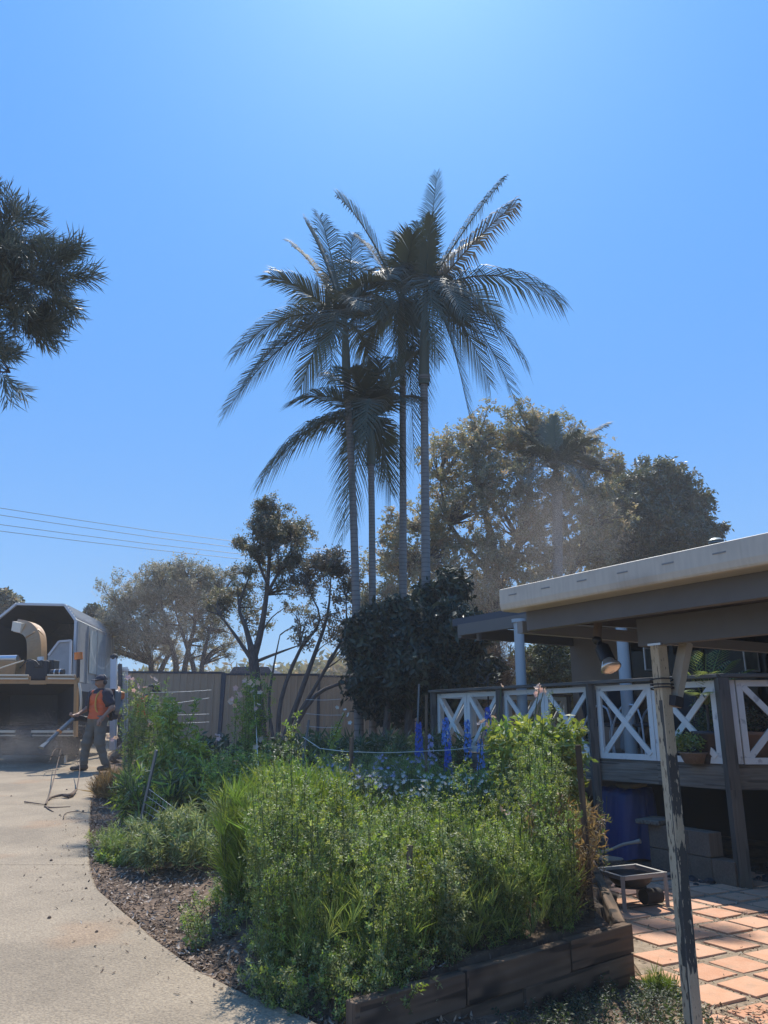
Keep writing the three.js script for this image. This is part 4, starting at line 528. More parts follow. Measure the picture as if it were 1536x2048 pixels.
// ---------- on the deck ----------
{
  const pot = (name, label, p, r0, r1, h, mat, cat = 'plant pot') => { const t = thing(name, label, cat, p); part('pot', lathe([[0, 0], [r0, 0], [r1, h * 0.86], [r1 * 1.1, h * 0.87], [r1 * 1.1, h], [r1 * 0.95, h], [r1 * 0.9, h * 0.9], [0, h * 0.88]], 32, p.x, p.y, p.z), mat, t); return t; };
  const terra = std({ map: tex(128, (u, v) => mulc(mixc([0.42, 0.19, 0.10], [0.36, 0.20, 0.13], fbm(u, v, 6, 4, 0)), 1)), roughness: 0.9 });
  const onD = (px, py, D) => { const p = at(px, py, D); p.y = fl; return p; };
  const lime = [[0.26, 0.33, 0.06], [0.32, 0.36, 0.09], [0.18, 0.26, 0.05]];
  const arch = (t, top, pts, len, k) => { for (const [x, y, dz] of pts) { const e = at(x, y, -top.z + dz); const g = []; const mid = top.clone().lerp(e, 0.55).add(V(0, 0.12, 0)), c = new THREE.QuadraticBezierCurve3(top, mid, e), l = []; for (let i = 0; i < 10; i++) for (const s of [-1, 1]) { const tt = 0.30 + 0.68 * i / 10, p = c.getPoint(tt), d = c.getTangent(tt), sd = d.clone().cross(V(0, 1, 0)).normalize().multiplyScalar(s).addScaledVector(d, 0.7).add(V(0, 0.28, 0)); l.push({ o: p, d: sd, n: V(0, 1, 0.1), len: len * (0.6 + 0.6 * Math.sin(Math.PI * (i + 1) / 11)), w: 0.015, bend: 0.25 }); } g.push(limb([top, c.getPoint(0.5), e], [0.008, 0.006, 0.003], 5), bladeGeo(l)); part('frond', g, k, t); } };
  seed(311);
  const limeMat = leafMat(0.30, 0.36, 0.08, 0.5, 0.2);
  const p1 = onD(1424, 1520, 8.74), palm1 = pot('potted_palm', 'potted palm with lime green sunlit fronds showing above and through the deck railing', p1, 0.13, 0.17, 0.34, M.black, 'potted plant');
  part('stem', [limb([V(p1.x, p1.y + 0.3, p1.z), V(p1.x + 0.01, p1.y + 0.62, p1.z)], [0.02, 0.016], 8)], M.bark, palm1);
  const tp = V(p1.x + 0.01, p1.y + 0.62, p1.z);
  arch(palm1, tp, [[1366, 1342, 0.05], [1385, 1312, 0.1], [1412, 1308, -0.1], [1440, 1300, 0.15], [1465, 1322, 0.1], [1502, 1340, 0], [1355, 1385, -0.2], [1400, 1390, -0.35], [1470, 1350, -0.2], [1420, 1345, -0.3]], 0.165, limeMat);
  const mk = (name, label, px, py, D, r0, r1, h, mat, cols, n, sp, hh, leaf = LEAF.small, sz = 0.16) => { const p = onD(px, py, D), t = pot(name, label, p, r0, r1, h, mat, 'potted plant'); const it = []; for (let i = 0; i < n; i++) { const a = rr(0, 6.28), r = Math.sqrt(rnd()) * sp; it.push({ p: V(p.x + r * Math.cos(a), p.y + h * 0.9 + rr(0, hh), p.z + r * Math.sin(a)), q: qdir(V(Math.cos(a) * 0.7, 1, Math.sin(a) * 0.7), rr(0, 6)), s: sz * rr(0.7, 1.3), c: tint(cols[i % cols.length], 0.25, 0.1) }); } scatter('foliage', leaf, M.leaf, it, t); return [t, p]; };
  mk('potted_plant', 'low stone bowl of bright green leaves on the deck behind the peeling post', 1388, 1512, 8.75, 0.10, 0.15, 0.12, M.block, lime, 70, 0.15, 0.14);
  mk('potted_plant', 'black pot with a leafy green plant behind the railing left of the thick deck post', 1424, 1512, 9.15, 0.13, 0.17, 0.28, M.black, [[0.10, 0.16, 0.05], [0.15, 0.2, 0.06]], 70, 0.14, 0.34);
  mk('potted_plant', 'big terracotta pot holding a dry brown plant at the right edge behind the railing', 1512, 1516, 8.95, 0.15, 0.21, 0.33, terra, [[0.20, 0.13, 0.09], [0.14, 0.10, 0.06], [0.12, 0.13, 0.05]], 60, 0.17, 0.2);
  const [wp, wpp] = mk('potted_plant', 'small pot of white flowers on the deck left of the second railing post', 1164, 1500, 10.55, 0.09, 0.12, 0.18, M.bluePaint, [[0.10, 0.14, 0.06]], 40, 0.12, 0.14);
  for (const [dx, dy] of [[0, 0.33], [0.07, 0.31], [-0.06, 0.35], [0.03, 0.37]]) part('flower', new THREE.IcosahedronGeometry(0.035, 1).scale(1, 0.7, 1).translate(wpp.x + dx, wpp.y + dy, wpp.z + 0.06), std({ color: C(0.8, 0.76, 0.72), roughness: 0.8 }), wp);
  // dark appliance, covered chair and folded umbrella in the shade
  const ap = onD(1392, 1500, 10.4), a = thing('appliance', 'black boxy appliance with a round door on the deck behind the crossed railing', 'appliance', ap, undefined, RY + Math.PI / 2);
  part('cabinet', rbox(0.6, 0.84, 0.58, 0.02, 0, 0.42, 0), std({ color: C(0.03, 0.033, 0.038), roughness: 0.35 }), a, false);
  const ring = new THREE.TorusGeometry(0.19, 0.028, 10, 36); ring.translate(0, 0.42, 0.30); part('door', [ring, new THREE.CylinderGeometry(0.18, 0.18, 0.02, 32).rotateX(Math.PI / 2).translate(0, 0.42, 0.295)], std({ color: C(0.07, 0.07, 0.075), roughness: 0.25 }), a, false); part('control_panel', rbox(0.54, 0.09, 0.012, 0.004, 0, 0.77, 0.292), M.dark, a, false);
  const um = onD(1253, 1505, 10.2), u = thing('patio_umbrella', 'folded grey patio umbrella standing upright behind the crossed railing', 'umbrella', um);
  part('folded_canopy', lathe([[0.005, 0.80], [0.02, 0.62], [0.05, 0.35], [0.075, 0.12], [0.05, 0.08], [0, 0.08]], 9, um.x, um.y, um.z), std({ color: C(0.30, 0.32, 0.33), roughness: 0.9 }), u); part('pole', cyl(0.014, 0.014, 0.86, um.x, um.y, um.z, 10), M.alu, u);
  for (const [px, D, lab] of [[1225, 10.6, 'black curved metal deck chair behind the railing left of the folded umbrella'], [1285, 10.1, 'black curved metal deck chair behind the railing right of the folded umbrella']]) { const p = onD(px, 1500, D), c = thing('deck_chair', lab, 'chair', p, undefined, 0.5); for (const x of [-0.24, 0.24]) { part('side_frame', limb([V(x, 0, -0.22), V(x, 0.3, -0.26), V(x, 0.62, -0.05), V(x, 0.6, 0.2), V(x, 0.02, 0.28)], [0.014, 0.014, 0.014, 0.014, 0.014], 6), M.alu, c, false); } part('seat', rbox(0.46, 0.03, 0.44, 0.012, 0, 0.40, 0.02, 0.06), M.dark, c, false); part('backrest', rbox(0.46, 0.5, 0.025, 0.01, 0, 0.62, -0.27, -0.2), M.dark, c, false); }
  // scroll ornament on the rail
  const so = at(975, 1357, 11.9), o = thing('garden_ornament', 'black curled wire ornament behind the far end of the deck rail', 'ornament', so.clone().setY(fl)); for (const s of [-1, 1]) part('scroll', new THREE.TorusGeometry(0.075, 0.010, 6, 24, 4.6).rotateZ(s > 0 ? -1.2 : -0.2 + Math.PI * 0.75).translate(so.x + s * 0.085, so.y, so.z), M.black, o); part('stand', rod(V(so.x, fl, so.z), V(so.x, so.y, so.z), 0.012), M.black, o);
}
// ---------- sleepers holding the bed ----------
{
  const t = thing('retaining_wall', 'low wall of dark weathered timber sleepers along the front of the garden bed', 'retaining wall', V(1.5, 0, -5.5));
  const A = V(1.575, 0, -5.52), B = V(-0.16, 0, -4.10), d = B.clone().sub(A).normalize(), n = V(-d.z, 0, d.x);
  const seg = (a, b, y, h, th = 0.075) => part('sleeper', bar(a.clone().setY(y), b.clone().setY(y), th, h, undefined, 0.008), M.sleeper, t);
  const P = (s, o = 0) => A.clone().addScaledVector(d, s).addScaledVector(n, o), L = A.distanceTo(B);
  seg(P(-0.01), P(0.62, 0.004), 0.262, 0.165); seg(P(0.63, 0.004), P(1.5, 0.0), 0.255, 0.165); seg(P(1.51), P(L), 0.25, 0.165);
  seg(P(0.0, 0.0), P(1.05, -0.004), 0.085, 0.18); seg(P(1.06, 0.006), P(L), 0.08, 0.18);
  const E = V(2.1, 0, -8.5), e = E.clone().sub(A).normalize(), Q = (s, o = 0) => A.clone().addScaledVector(e, s).addScaledVector(V(-0.99, 0, -0.1), o);
  seg(Q(0.05, 0.035), Q(1.5, 0.035), 0.262, 0.16); seg(Q(1.51, 0.035), Q(3.0, 0.035), 0.26, 0.16); seg(Q(0.05, 0.035), Q(1.9, 0.035), 0.085, 0.18); seg(Q(1.91, 0.035), Q(3.0, 0.035), 0.085, 0.18);
}
// ---------- stakes, strings and netting ----------
const ST = {};
{
  const stake = (k, label, px0, py0, px1, py1, D, r, mat = M.stake, tilt = 0) => { const a = at(px0, py0, D), b = at(px1, py1, D + tilt); const g = groundY(a.x, D); a.y = Math.min(a.y, g + 0.02); const t = thing('garden_stake', label, 'garden stake', a); part('stake', bar(a, b, r, r * 0.9, V(1, 0, 0.3), 0.002), mat, t); ST[k] = [a, b]; return t; };
  const metal = std({ color: C(0.20, 0.20, 0.19), roughness: 0.6, metalness: 0.3 });
  stake('r', 'tall brown wooden stake at the right corner of the bed', 1186, 1856, 1156, 1490, 5.75, 0.045);
  stake('f', 'brown wooden stake in the front of the bed amid the pea vines', 812, 1965, 820, 1690, 4.75, 0.032);
  stake('m', 'slim brown stake carrying strings in the middle of the bed', 701, 1690, 703, 1475, 8.2, 0.04);
  stake('b', 'short square orange brown stake at the back of the bed', 569, 1610, 571, 1523, 10.5, 0.075);
  stake('b2', 'thin leaning cane at the back of the bed beside the short square stake', 590, 1620, 618, 1440, 10.3, 0.025, metal);
  stake('d', 'thin pole rising behind the blue flower spires in front of the dark shrub', 830, 1560, 838, 1368, 10.8, 0.022, metal);
  stake('d2', 'weathered thin pole between the blue flower spires', 851, 1660, 853, 1390, 9.2, 0.03);
  stake('n1', 'leaning metal stake holding the wire netting at the left edge of the bed', 268, 1705, 313, 1500, 8.6, 0.028, metal, -0.1);
  stake('n2', 'leaning metal stake at the near end of the wire netting', 474, 1752, 512, 1560, 7.2, 0.028, metal, -0.1);
  stake('n3', 'dark green post at the left of the tall middle flower column', 452, 1640, 454, 1480, 10.2, 0.05, std({ color: C(0.06, 0.07, 0.05), roughness: 0.9 }));
  stake('n4', 'thin stake inside the bright grassy clump', 497, 1830, 498, 1640, 7.0, 0.035);
  const sag = (a, b, s, r, mat) => { const m = a.clone().lerp(b, 0.5); m.y -= s; return limb([a, m, b], [r, r, r], 4); };
  const line = (label, pts, sg = 0.02, r = 0.0035) => { const P = pts.map(([x, y, D]) => at(x, y, D)), t = thing('garden_string', label, 'string', P[0]); const g = []; for (let i = 0; i + 1 < P.length; i++) g.push(sag(P[i], P[i + 1], sg, r)); part('string', g, M.string, t); };
  line('top white string from the slim brown stake to the pale flowers by the deck', [[690, 1503, 8.2], [853, 1502, 9.1], [972, 1490, 9.6]], 0.015, 0.0035);
  line('second pale string level with the white flower heads', [[702, 1557, 8.15], [852, 1559, 9.1], [900, 1562, 9.3]], 0.01);
  line('third string crossing the dark reeds', [[700, 1606, 8.15], [850, 1619, 8.6], [945, 1630, 9]], 0.01, 0.005);
  line('lowest string crossing the dark reeds', [[718, 1676, 7.6], [840, 1682, 8.2], [952, 1678, 8.6]], 0.008, 0.004);
  line('slanting string from the leaning cane down to the tall weed', [[606, 1474, 10.3], [640, 1497, 9.6], [690, 1503, 8.25]], 0.0, 0.004);
  line('slanting pale string hanging from the tall middle flower column', [[508, 1390, 10], [512, 1450, 10], [517, 1552, 9.6]], 0, 0.006);
  for (const [y0, y1, k] of [[1385, 1380, 'upper'], [1412, 1396, 'second'], [1429, 1428, 'third'], [1446, 1444, 'lowest']]) line(k + ' pale trellis wire in front of the left fence panels', [[300, y0, 11.5], [y1 < 1390 ? 423 : 418, y1, 12.5]], 0.01);
  for (const [y0, y1, k] of [[1399, 1398, 'top'], [1427, 1430, 'middle'], [1452, 1455, 'bottom']]) line(k + ' short trellis wire in front of the fence left of the palms', [[612, y0, 11.5], [682, y1, 12]], 0.012);
  // netting: two bays of sagging wires with thin uprights
  const net = thing('wire_netting', 'sagging wire netting along the left edge of the garden bed', 'wire netting', ST.n1[0]);
  const bay = (a, b, n, s, m, rc) => { for (let i = 0; i < n; i++) { const f = i / (n - 1); part('wire', sag(a[0].clone().lerp(a[1], f), b[0].clone().lerp(b[1], f), s * (0.5 + f), rc), M.wire, net); } const gs2 = []; for (let j = 1; j < m; j++) { const u = j / m, e = (f) => { const p = a[0].clone().lerp(a[1], f).lerp(b[0].clone().lerp(b[1], f), u); p.y -= s * (0.5 + f) * 4 * u * (1 - u) * 0.9; return p; }; gs2.push(limb([e(0), e(0.5), e(1)], [0.0018], 4)); } if (gs2.length) part('mesh_wire', gs2, M.wire, net).userData.kind = 'stuff'; };
  const L0 = [ST.n1[0].clone().setY(ST.n1[0].y + 0.05), ST.n1[0].clone().lerp(ST.n1[1], 0.62)], R0 = [ST.n2[0].clone().setY(ST.n2[0].y + 0.05), ST.n2[0].clone().lerp(ST.n2[1], 0.62)];
  bay(L0, R0, 9, 0.10, 26, 0.0028);
  const e0 = at(560, 1915, 5.0), e1 = at(570, 1850, 5.0); e0.y = groundY(e0.x, 5.0) + 0.02; e1.y = e0.y + 0.2;
  bay([R0[0], R0[0].clone().lerp(R0[1], 0.45)], [e0, e1], 6, 0.10, 26, 0.0026);
}
// ---------- garden plants ----------
const P2 = (px, py, D) => { const p = at(px, py, D); p.y = groundY(p.x, D); return p; };
function plant(o) {              // o.c: foot (V), o.rx, o.rz: spread, o.h: [least, most], stems with leaves along them
  const t = o.into ?? thing(o.name, o.label, o.cat ?? 'plant', o.c, o.group), stems = [], it = [], ends = [];
  for (let i = 0; i < o.n; i++) {
    const a = rr(0, 6.28), k = Math.sqrt(rnd()), x = o.c.x + Math.cos(a) * k * o.rx, z = o.c.z + Math.sin(a) * k * o.rz, y = o.poly || o.ground ? groundY(x, -z) : o.c.y, h = rr(o.h[0], o.h[1]) * (o.dome ? 1 - 0.45 * k * k : 1);
    const lean = V(Math.cos(a) * k * (o.flare ?? 0.25) + gs() * (o.wob ?? 0.1), 1, Math.sin(a) * k * (o.flare ?? 0.25) + gs() * (o.wob ?? 0.1)), p0 = V(x, y - 0.02, z), p2 = p0.clone().addScaledVector(lean, h), p1 = p0.clone().lerp(p2, 0.55).add(V(gs() * 0.05 * h, h * 0.05, gs() * 0.05 * h));
    const c = new THREE.QuadraticBezierCurve3(p0, p1, p2); if (!o.noStem) stems.push(limb([p0, p1, p2], [o.sr ?? 0.005, (o.sr ?? 0.005) * 0.5], 3)); ends.push(p2);
    for (let j = 0; j < o.per; j++) { const f = lerp(o.from ?? 0.1, o.to ?? 1, (j + rnd()) / o.per), p = c.getPoint(f), d = rdir(); d.y = Math.abs(d.y) * 0.6 + (o.up ?? 0.4); it.push({ p: p.add(V(gs() * (o.fuzz ?? 0.02), gs() * (o.fuzz ?? 0.02), gs() * (o.fuzz ?? 0.02))), q: qdir(d, rr(0, 6.28)), s: o.s * rr(0.65, 1.35) * (o.taper ? 1.15 - 0.6 * f : 1), c: tint(o.colors[Math.floor(rnd() * o.colors.length)], 0.3, 0.15) }); }
  }
  if (stems.length) part('stem', stems, o.stemMat ?? M.stemGreen, t).userData.kind = 'stuff';
  if (it.length) scatter('foliage', o.leaf ?? LEAF.small, o.mat ?? M.leaf, it, t);
  return { t, ends };
}
M.stemGreen = std({ color: C(0.07, 0.10, 0.03), roughness: 0.8 }); M.stemDry = std({ color: C(0.24, 0.16, 0.09), roughness: 0.9 });
const petal = (r, g, b) => new THREE.MeshPhysicalMaterial({ color: C(r, g, b), roughness: 0.9, transmission: 0.45, thickness: 0, side: THREE.DoubleSide });
const pink = petal(0.80, 0.52, 0.44), peach = petal(0.85, 0.60, 0.42), white = petal(0.72, 0.71, 0.62), blueP = petal(0.05, 0.14, 0.55), blueL = petal(0.16, 0.32, 0.70), lilac = petal(0.45, 0.42, 0.66);
seed(400);
const floret = (n, len, w, spread) => { const l = []; for (let i = 0; i < n; i++) { const a = i / n * 6.283, d = V(Math.sin(spread) * Math.cos(a), Math.cos(spread), Math.sin(spread) * Math.sin(a)); l.push({ o: V(0, 0, 0), d, n: V(0, 1, 0.01), len, w, bend: 0.1 }); } return bladeGeo(l); };
const FLOWER = floret(5, 1, 0.85, 1.1), FLUFF = floret(8, 1, 0.3, 1.0);
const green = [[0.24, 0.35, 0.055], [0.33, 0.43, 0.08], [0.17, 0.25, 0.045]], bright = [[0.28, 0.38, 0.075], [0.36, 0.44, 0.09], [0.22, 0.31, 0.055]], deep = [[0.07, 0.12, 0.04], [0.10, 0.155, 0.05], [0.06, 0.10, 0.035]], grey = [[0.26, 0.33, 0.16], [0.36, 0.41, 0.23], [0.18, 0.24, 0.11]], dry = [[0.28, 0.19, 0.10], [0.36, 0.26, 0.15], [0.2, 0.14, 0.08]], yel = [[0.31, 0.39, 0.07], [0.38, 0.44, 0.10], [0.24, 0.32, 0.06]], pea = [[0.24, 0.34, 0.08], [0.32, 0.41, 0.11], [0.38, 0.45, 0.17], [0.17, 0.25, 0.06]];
function blooms(t, pts, mat, s, geo = FLOWER) { for (const p of pts) { const g = geo.clone().applyMatrix4(new THREE.Matrix4().compose(p, qdir(rdir().add(V(0, 0.5, 0.8))), V(s, s, s).multiplyScalar(rr(0.8, 1.25)))); part('flower', g, Array.isArray(mat) ? mat[Math.floor(rnd() * mat.length)] : mat, t); } }
{
  seed(410); // two tall columns of climbing plants with pale pink flowers
  let q = plant({ name: 'flowering_climber', label: 'tall column of climbing plants with pink flowers beside the standing worker', c: P2(275, 1590, 11.6), rx: 0.24, rz: 0.3, h: [1.1, 1.75], n: 34, per: 26, s: 0.115, colors: green.concat(grey), fuzz: 0.05, flare: 0.05, wob: 0.05 });
  const pk = (list, D) => list.map(([x, y]) => at(x, y, D + rr(-0.15, 0.15)));
  blooms(q.t, pk([[256, 1356], [262, 1366], [268, 1380], [275, 1372], [302, 1355], [310, 1360], [305, 1394], [280, 1388], [290, 1376], [298, 1445], [301, 1452], [265, 1360], [285, 1392], [318, 1368], [240, 1378], [232, 1474], [215, 1474], [226, 1480]], 11.5), [pink, peach], 0.052);
  q = plant({ name: 'flowering_climber', label: 'tall column of climbing plants with pink flowers in the middle before the brown fence', c: P2(492, 1620, 10.0), rx: 0.16, rz: 0.2, h: [1.1, 1.62], n: 26, per: 26, s: 0.105, colors: green.concat(bright), fuzz: 0.05, flare: 0.03, wob: 0.05 });
  blooms(q.t, pk([[490, 1362], [500, 1366], [512, 1360], [516, 1364], [472, 1376], [465, 1398], [460, 1405], [505, 1384], [520, 1386], [478, 1390], [492, 1372], [517, 1410], [512, 1418], [435, 1472], [437, 1478], [512, 1495], [520, 1478], [508, 1372], [486, 1380], [470, 1410]], 9.9), [pink, peach], 0.045);
  // leafy shrubs on the left
  seed(420);
  plant({ name: 'leafy_shrub', label: 'bright green leafy shrub with a pointed top right of the left flower column', c: P2(345, 1610, 10.6), rx: 0.42, rz: 0.45, h: [0.4, 0.8], n: 50, per: 22, s: 0.14, colors: bright, leaf: LEAF.broad, dome: true });
  plant({ into: scene.children[scene.children.length - 1], c: P2(358, 1600, 10.5), rx: 0.14, rz: 0.14, h: [0.8, 1.3], n: 14, per: 22, s: 0.125, colors: bright, leaf: LEAF.broad });
  plant({ name: 'leafy_shrub', label: 'dark leafy plant with long drooping leaves behind the wire netting', c: P2(350, 1690, 9.1), rx: 0.55, rz: 0.5, h: [0.3, 0.75], n: 60, per: 18, s: 0.16, colors: deep.concat(green), leaf: LEAF.long, dome: true, up: 0.1, flare: 0.4 });
  plant({ name: 'leafy_shrub', label: 'mid green leafy clump between the left shrub and the middle flower column', c: P2(410, 1620, 10.2), rx: 0.5, rz: 0.5, h: [0.2, 0.45], n: 36, per: 16, s: 0.14, colors: green, leaf: LEAF.broad, dome: true });
  plant({ name: 'leafy_shrub', label: 'grey green soft leaved low plant behind the near end of the netting', c: P2(408, 1755, 7.6), rx: 0.72, rz: 0.6, h: [0.22, 0.5], n: 100, per: 20, s: 0.085, colors: grey, leaf: LEAF.long, dome: true, up: 0.1 });
  plant({ name: 'leafy_shrub', label: 'low feathery green clump outside the netting next to the mulch', c: P2(285, 1735, 8.0), rx: 0.42, rz: 0.35, h: [0.12, 0.32], n: 60, per: 12, s: 0.12, colors: green.concat(grey), leaf: LEAF.fine, dome: true, flare: 0.5 });
  plant({ name: 'leafy_shrub', label: 'small pale green weed clump at the edge of the mulch nearest the driveway', c: P2(250, 1745, 7.7), rx: 0.22, rz: 0.2, h: [0.06, 0.16], n: 30, per: 9, s: 0.11, colors: bright, leaf: LEAF.small, dome: true, flare: 0.5 });
  plant({ name: 'leafy_shrub', label: 'fresh green bushy plant in front of the middle flower column', c: P2(500, 1660, 9.0), rx: 0.65, rz: 0.5, h: [0.4, 0.8], n: 60, per: 18, s: 0.15, colors: bright.concat(green), leaf: LEAF.small, dome: true });
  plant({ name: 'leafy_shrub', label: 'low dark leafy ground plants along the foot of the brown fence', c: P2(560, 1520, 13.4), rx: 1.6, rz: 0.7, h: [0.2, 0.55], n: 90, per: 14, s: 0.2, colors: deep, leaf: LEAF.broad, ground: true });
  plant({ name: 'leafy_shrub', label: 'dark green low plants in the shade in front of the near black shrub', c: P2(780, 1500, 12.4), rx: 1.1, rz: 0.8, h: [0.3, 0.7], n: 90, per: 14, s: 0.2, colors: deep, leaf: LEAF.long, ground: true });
  plant({ name: 'trailing_weed', label: 'low sparse grey green weeds on the dark soil mound left of the grassy clump', c: P2(445, 1835, 5.9), rx: 0.22, rz: 0.75, h: [0.05, 0.2], n: 46, per: 9, s: 0.07, colors: grey.concat(green), leaf: LEAF.small, ground: true, flare: 0.5 });
  // long grass clump
  seed(430);
  plant({ name: 'grassy_clump', label: 'tall bright green grassy clump in the left front of the bed', c: P2(565, 1850, 6.1), rx: 0.40, rz: 0.6, h: [0.4, 0.75], n: 170, per: 9, s: 0.17, colors: [[0.25, 0.36, 0.05], [0.33, 0.43, 0.07], [0.19, 0.28, 0.04]], leaf: LEAF.tuft, fuzz: 0.02, up: 1.8, flare: 0.08, ground: true });
  // reeds with white heads
  seed(440);
  q = plant({ name: 'white_flower_clump', label: 'clump of tall dark reed stems topped with fluffy white flowers in mid bed', c: P2(860, 1720, 8.0), rx: 0.85, rz: 0.5, h: [0.30, 0.58], n: 460, per: 2, s: 0.20, colors: [[0.13, 0.21, 0.035], [0.22, 0.31, 0.05], [0.33, 0.43, 0.08]], leaf: LEAF.tuft, up: 3, flare: 0.1, wob: 0.04, sr: 0.006, from: 0.02, to: 0.5, ground: true });
  scatter('flower_head', FLUFF, white, q.ends.filter((_, i) => i % 3).flatMap((p) => [0].map(() => ({ p: p.clone().add(V(gs() * 0.012, gs() * 0.01, gs() * 0.012)), q: qdir(V(gs(), 0.8, gs() + 0.6)), s: rr(0.016, 0.036) }))), q.t);
  q = plant({ name: 'lilac_flower_clump', label: 'grey green clump with small lilac blue flowers left of the white ones', c: P2(690, 1660, 8.4), rx: 0.5, rz: 0.5, h: [0.38, 0.62], n: 130, per: 12, s: 0.11, colors: grey, leaf: LEAF.fine, flare: 0.15, ground: true });
  scatter('flower_head', FLUFF, lilac, q.ends.map((p) => ({ p, q: qdir(V(gs(), 1, gs() + 0.4)), s: rr(0.025, 0.045) })), q.t);
  q = plant({ name: 'pale_flower_clump', label: 'airy clump of pale lilac seed heads behind the slim brown stake', c: P2(760, 1600, 9.6), rx: 0.8, rz: 0.5, h: [0.4, 0.66], n: 150, per: 12, s: 0.11, colors: grey.concat(green), leaf: LEAF.fine, flare: 0.12, ground: true });
  scatter('flower_head', FLUFF, [lilac, white][0], q.ends.filter((_, i) => i % 2).map((p) => ({ p, q: qdir(V(gs(), 1, gs() + 0.4)), s: rr(0.025, 0.045) })), q.t);
  plant({ name: 'leafy_shrub', label: 'green leafy growth below the blue flower spires beside the deck', c: P2(930, 1640, 9.4), rx: 0.8, rz: 0.5, h: [0.25, 0.45], n: 90, per: 14, s: 0.13, colors: green.concat(bright), leaf: LEAF.broad, ground: true });
  // yellow green climber at the right
  seed(450);
  q = plant({ name: 'flowering_climber', label: 'yellow green climbing vine with a few peach flowers in front of the deck railing', c: P2(1085, 1740, 7.6), rx: 0.34, rz: 0.3, h: [0.75, 1.13], n: 70, per: 26, s: 0.13, colors: yel, leaf: LEAF.broad, fuzz: 0.05, flare: 0.04, wob: 0.06 });
  blooms(q.t, [[1003, 1372], [1076, 1376], [1082, 1380], [1088, 1384], [1075, 1372], [1070, 1388], [960, 1448], [966, 1444], [973, 1450], [988, 1432], [1100, 1502], [1166, 1454]].map(([x, y]) => at(x, y, 7.8)), [peach, pink], 0.042);
  part('stem', [[[985, 1540], [1003, 1374]], [[1060, 1480], [1078, 1380]], [[1065, 1480], [1086, 1386]], [[955, 1560], [966, 1448]], [[980, 1520], [987, 1434]]].map(([a, b]) => limb([at(...a, 7.8), at(...b, 7.8)], [0.005, 0.004], 4)), M.stemGreen, q.t);
  plant({ name: 'dry_vines', label: 'dried brown vines hanging at the right end of the bed beside the tall stake', c: P2(1128, 1850, 6.0), rx: 0.12, rz: 0.3, h: [0.4, 0.68], n: 64, per: 20, s: 0.075, colors: dry, leaf: LEAF.long, stemMat: M.stemDry, up: -0.2, fuzz: 0.05, ground: true });
  plant({ name: 'leafy_shrub', label: 'loose green straggling stems outside the bed right of the tall stake', c: P2(1195, 1790, 7.9), rx: 0.16, rz: 0.3, h: [0.4, 0.95], n: 8, per: 14, s: 0.09, colors: yel.concat(dry), leaf: LEAF.small, fuzz: 0.06 });
  plant({ name: 'dry_grass', label: 'dry straw coloured grass tuft at the driveway edge by the feet of the worker', c: P2(240, 1610, 12.2), rx: 0.22, rz: 0.8, h: [0.08, 0.26], n: 80, per: 6, s: 0.2, colors: dry, leaf: LEAF.tuft, stemMat: M.stemDry, up: 1, ground: true });
  const wd = plant({ name: 'tall_weed', label: 'single tall weed stalk with pale flowers leaning right of the short trellis wires', c: P2(645, 1590, 9.6), rx: 0.03, rz: 0.03, h: [0.2, 0.3], n: 3, per: 8, s: 0.16, colors: bright, leaf: LEAF.broad });
  const wp = [[645, 1560], [655, 1500], [672, 1465], [682, 1440], [690, 1425]].map(([x, y]) => at(x, y, 9.6)); part('stalk', limb(wp, [0.01, 0.008, 0.004], 5), M.stemGreen, wd.t);
  scatter('foliage', LEAF.broad, M.leaf, Array.from({ length: 26 }, () => { const f = rr(0.1, 0.9), p = new THREE.CatmullRomCurve3(wp).getPoint(f); return { p, q: qdir(rdir().add(V(0, 0.5, 0))), s: rr(0.1, 0.16) * (1.2 - f), c: tint(yel[1]) }; }), wd.t);
  blooms(wd.t, [[675, 1414], [690, 1420], [684, 1428], [697, 1430], [700, 1446]].map(([x, y]) => at(x, y, 9.6)), white, 0.032);
  // delphiniums
  const spire = (label, x, y0, y1, D, w, mats, dens) => { const a = at(x, y0, D), b = at(x - 2, y1, D), foot = P2(x, 1640, D), t = thing('delphinium', label, 'flower', foot, 'blue flower spires in front of the deck'); part('stalk', limb([foot, a, b], [0.008, 0.006, 0.003], 5), M.stemGreen, t); const it = [], n = Math.round(b.distanceTo(a) * dens * 0.6); for (let i = 0; i < n; i++) { const f = (i + rnd()) / n, p = a.clone().lerp(b, f), an = i * 2.4, r = w * (1 - 0.6 * f); it.push({ p: p.add(V(Math.cos(an) * r, rr(-0.01, 0.01), Math.sin(an) * r)), q: qdir(V(Math.cos(an), 0.15, Math.sin(an)), rr(0, 6)), s: rr(0.026, 0.042) }); } scatter('florets', FLOWER, mats, it, t); scatter('foliage', LEAF.broad, M.leaf, Array.from({ length: 14 }, () => ({ p: foot.clone().lerp(a, rr(0.1, 0.95)), q: qdir(rdir()), s: rr(0.1, 0.16), c: tint(green[0]) })), t); };
  spire('deep blue flower spire farthest left, below the thin pole and left of the railing', 839, 1520, 1446, 10.4, 0.05, blueP, 190);
  spire('blue flower spire in front of the left end panel of the railing', 893, 1490, 1438, 10.2, 0.055, blueL, 170);
  spire('deep blue flower spire low in front of the left end panel of the railing', 897, 1556, 1490, 9.6, 0.045, blueP, 180);
  spire('faded thin flower spire between the thin pole and the railing end', 863, 1540, 1470, 10.1, 0.035, lilac, 60);
  spire('pale blue flower spire in front of the second half of the far railing', 936, 1520, 1440, 10.0, 0.04, blueL, 110);
  spire('dark blue tallest flower spire crossing the railing left of its second post', 977, 1480, 1412, 10.0, 0.035, blueP, 90);
  spire('loose pale blue flower spire below the second railing post', 962, 1545, 1478, 9.8, 0.04, blueL, 80);
  // pea vines that fill the front of the bed: one tangle
  seed(460);
